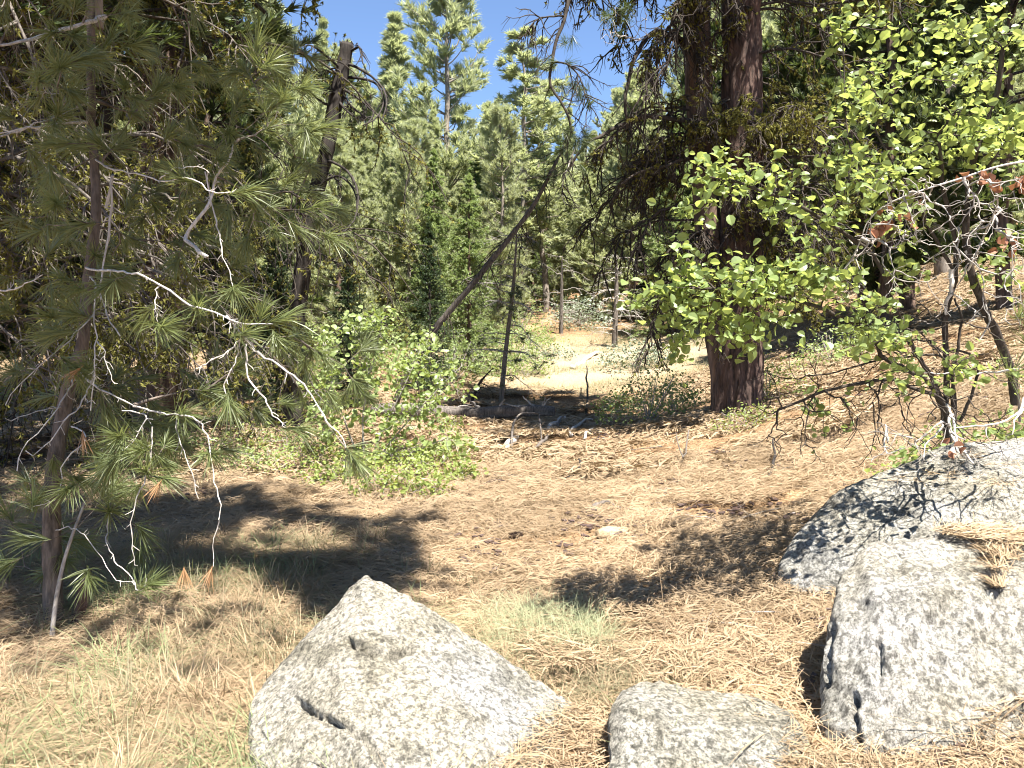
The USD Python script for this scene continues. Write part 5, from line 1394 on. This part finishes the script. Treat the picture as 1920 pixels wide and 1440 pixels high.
# grass
rng = np.random.default_rng(121)
pr = [(blades(34, .10, 1200 + i, .20, .0036, (.15, 1.3)), m) for i, m in enumerate(["grass", "straw_needle", "grass", "green_grass"])]
pr += [(blades(40, .12, 1210 + i, .17, .0034, (.7, 1.9)), "straw_needle") for i in range(2)]
xy = wedge(6000, 2.3, 6.5, rng, 1.5)
n1 = meshkit.noise(np.c_[xy * 1.3, np.zeros(len(xy))], 55)
keep = (xy[:, 0] < -.25 - .20 * (xy[:, 1] - 3)) & (n1 + rng.uniform(-.25, .25, len(xy)) > .40) & (xy[:, 1] < 5.8)
keep |= (rng.uniform(size=len(xy)) < .03) & (xy[:, 1] < 5)
xy = xy[keep][:950]
kk = np.where(rng.uniform(size=len(xy)) < .5, rng.integers(4, 6, len(xy)), np.where(meshkit.noise(np.c_[xy * 2.2, np.zeros(len(xy))], 58) > .55, rng.integers(2, 4, len(xy)), rng.integers(0, 2, len(xy))))
gs_, gd_ = rng.uniform(.75, 1.4, len(xy)), rng.uniform(0, 6.28, len(xy))
grass = thing("grass", "dry and green grass growing through the needles at the lower left", "grass", (0, 0, 0), kind="stuff")
for m in ("grass", "straw_needle", "green_grass"):
    ms = []
    for i in range(len(xy)):
        if pr[kk[i]][1] == m:
            v, f = pr[kk[i]][0]
            ca, sa = math.cos(gd_[i]) * gs_[i], math.sin(gd_[i]) * gs_[i]
            w = np.stack([v[:, 0] * ca - v[:, 1] * sa + xy[i, 0], v[:, 0] * sa + v[:, 1] * ca + xy[i, 1], v[:, 2] * gs_[i]], 1)
            w[:, 2] += float(H(xy[i, 0], xy[i, 1]))
            ms.append((w, f))
    part(grass, {"grass": "dry_blades", "straw_needle": "straw_blades", "green_grass": "green_blades"}[m], join(*ms), m, kind="stuff")
# pale green tuft on the path and a few at the bottom
for i, (px, py, w, n, L, lab) in enumerate([(1020, 1205, .38, 2000, .19, "pale green grass tuft in the middle of the path behind the boulders"), (1050, 1290, .34, 1200, .16, "thin dry grass tuft between the two small boulders"),
                                            (900, 1190, .16, 320, .13, "small green grass tuft at the back edge of the pointed boulder"), (1285, 1265, .12, 160, .14, "sparse grass tuft behind the low grey boulder"),
                                            (940, 1215, .14, 260, .13, "pale grass tuft by the pointed boulder's right flank")]):
    c = G(px, py)
    t = thing("grass_tuft", lab, "grass tuft", c)
    v, f = blades(n, w, 1300 + i, L, .0026, (.1, 1.3))
    v = v.copy(); v[:, :2] += c[:2]; v[:, 2] += H(v[:, 0], v[:, 1])
    part(t, "blades", (v, f), "pale_grass" if i in (0, 2, 4) else "grass", kind="stuff")
# one tall dry stalk
c = G(1247, 1235)
t = thing("grass_stalk", "single tall thin dry stalk standing on the path left of the big boulders", "grass stalk", c)
part(t, "stalk", tubes(np.linspace(c, P(1228, 1030, c[1]), 10)[None] + np.c_[np.sin(np.linspace(0, 3, 10)) * .015, np.zeros(10), np.zeros(10)][None], np.linspace(.0028, .0016, 10)[None], 5), "straw_needle")

# dark flakes of bark and rotten chips among the needles
rng = np.random.default_rng(131)
fl = []
for i in range(4):
    r = np.random.default_rng(700 + i)
    V, Fq = [], []
    for k in range(5):
        n = 6
        a = np.sort(r.uniform(0, 6.28, n)); rad = r.uniform(.6, 1.1, n) * .016
        top = np.c_[np.cos(a) * rad * 1.5, np.sin(a) * rad, r.normal(size=n) * .002 + .006]
        o = np.r_[r.normal(size=2) * .05, 0.004]
        V += [top + o, top * [1, 1, 0] + o]
        b0_ = k * 2 * n
        Fq += [[b0_, b0_ + j, b0_ + j + 1] for j in range(1, n - 1)] + [[b0_ + j, b0_ + n + j, b0_ + n + (j + 1) % n] for j in range(n)] + [[b0_ + j, b0_ + n + (j + 1) % n, b0_ + (j + 1) % n] for j in range(n)]
    fl.append(((np.vstack(V), np.array(Fq)), "flake"))
xy = wedge(1500, 2.5, 12, rng, 1.6)
xy = xy[meshkit.noise(np.c_[xy * 1.2, np.zeros(len(xy))], 88) > .42]
scatter("bark_flakes", "dark bark flakes and rotten chips scattered among the needles of the path", "bark flakes", fl, xy, rng.uniform(.6, 1.9, len(xy)), rng.integers(0, 4, len(xy)), rng, dz=.018)

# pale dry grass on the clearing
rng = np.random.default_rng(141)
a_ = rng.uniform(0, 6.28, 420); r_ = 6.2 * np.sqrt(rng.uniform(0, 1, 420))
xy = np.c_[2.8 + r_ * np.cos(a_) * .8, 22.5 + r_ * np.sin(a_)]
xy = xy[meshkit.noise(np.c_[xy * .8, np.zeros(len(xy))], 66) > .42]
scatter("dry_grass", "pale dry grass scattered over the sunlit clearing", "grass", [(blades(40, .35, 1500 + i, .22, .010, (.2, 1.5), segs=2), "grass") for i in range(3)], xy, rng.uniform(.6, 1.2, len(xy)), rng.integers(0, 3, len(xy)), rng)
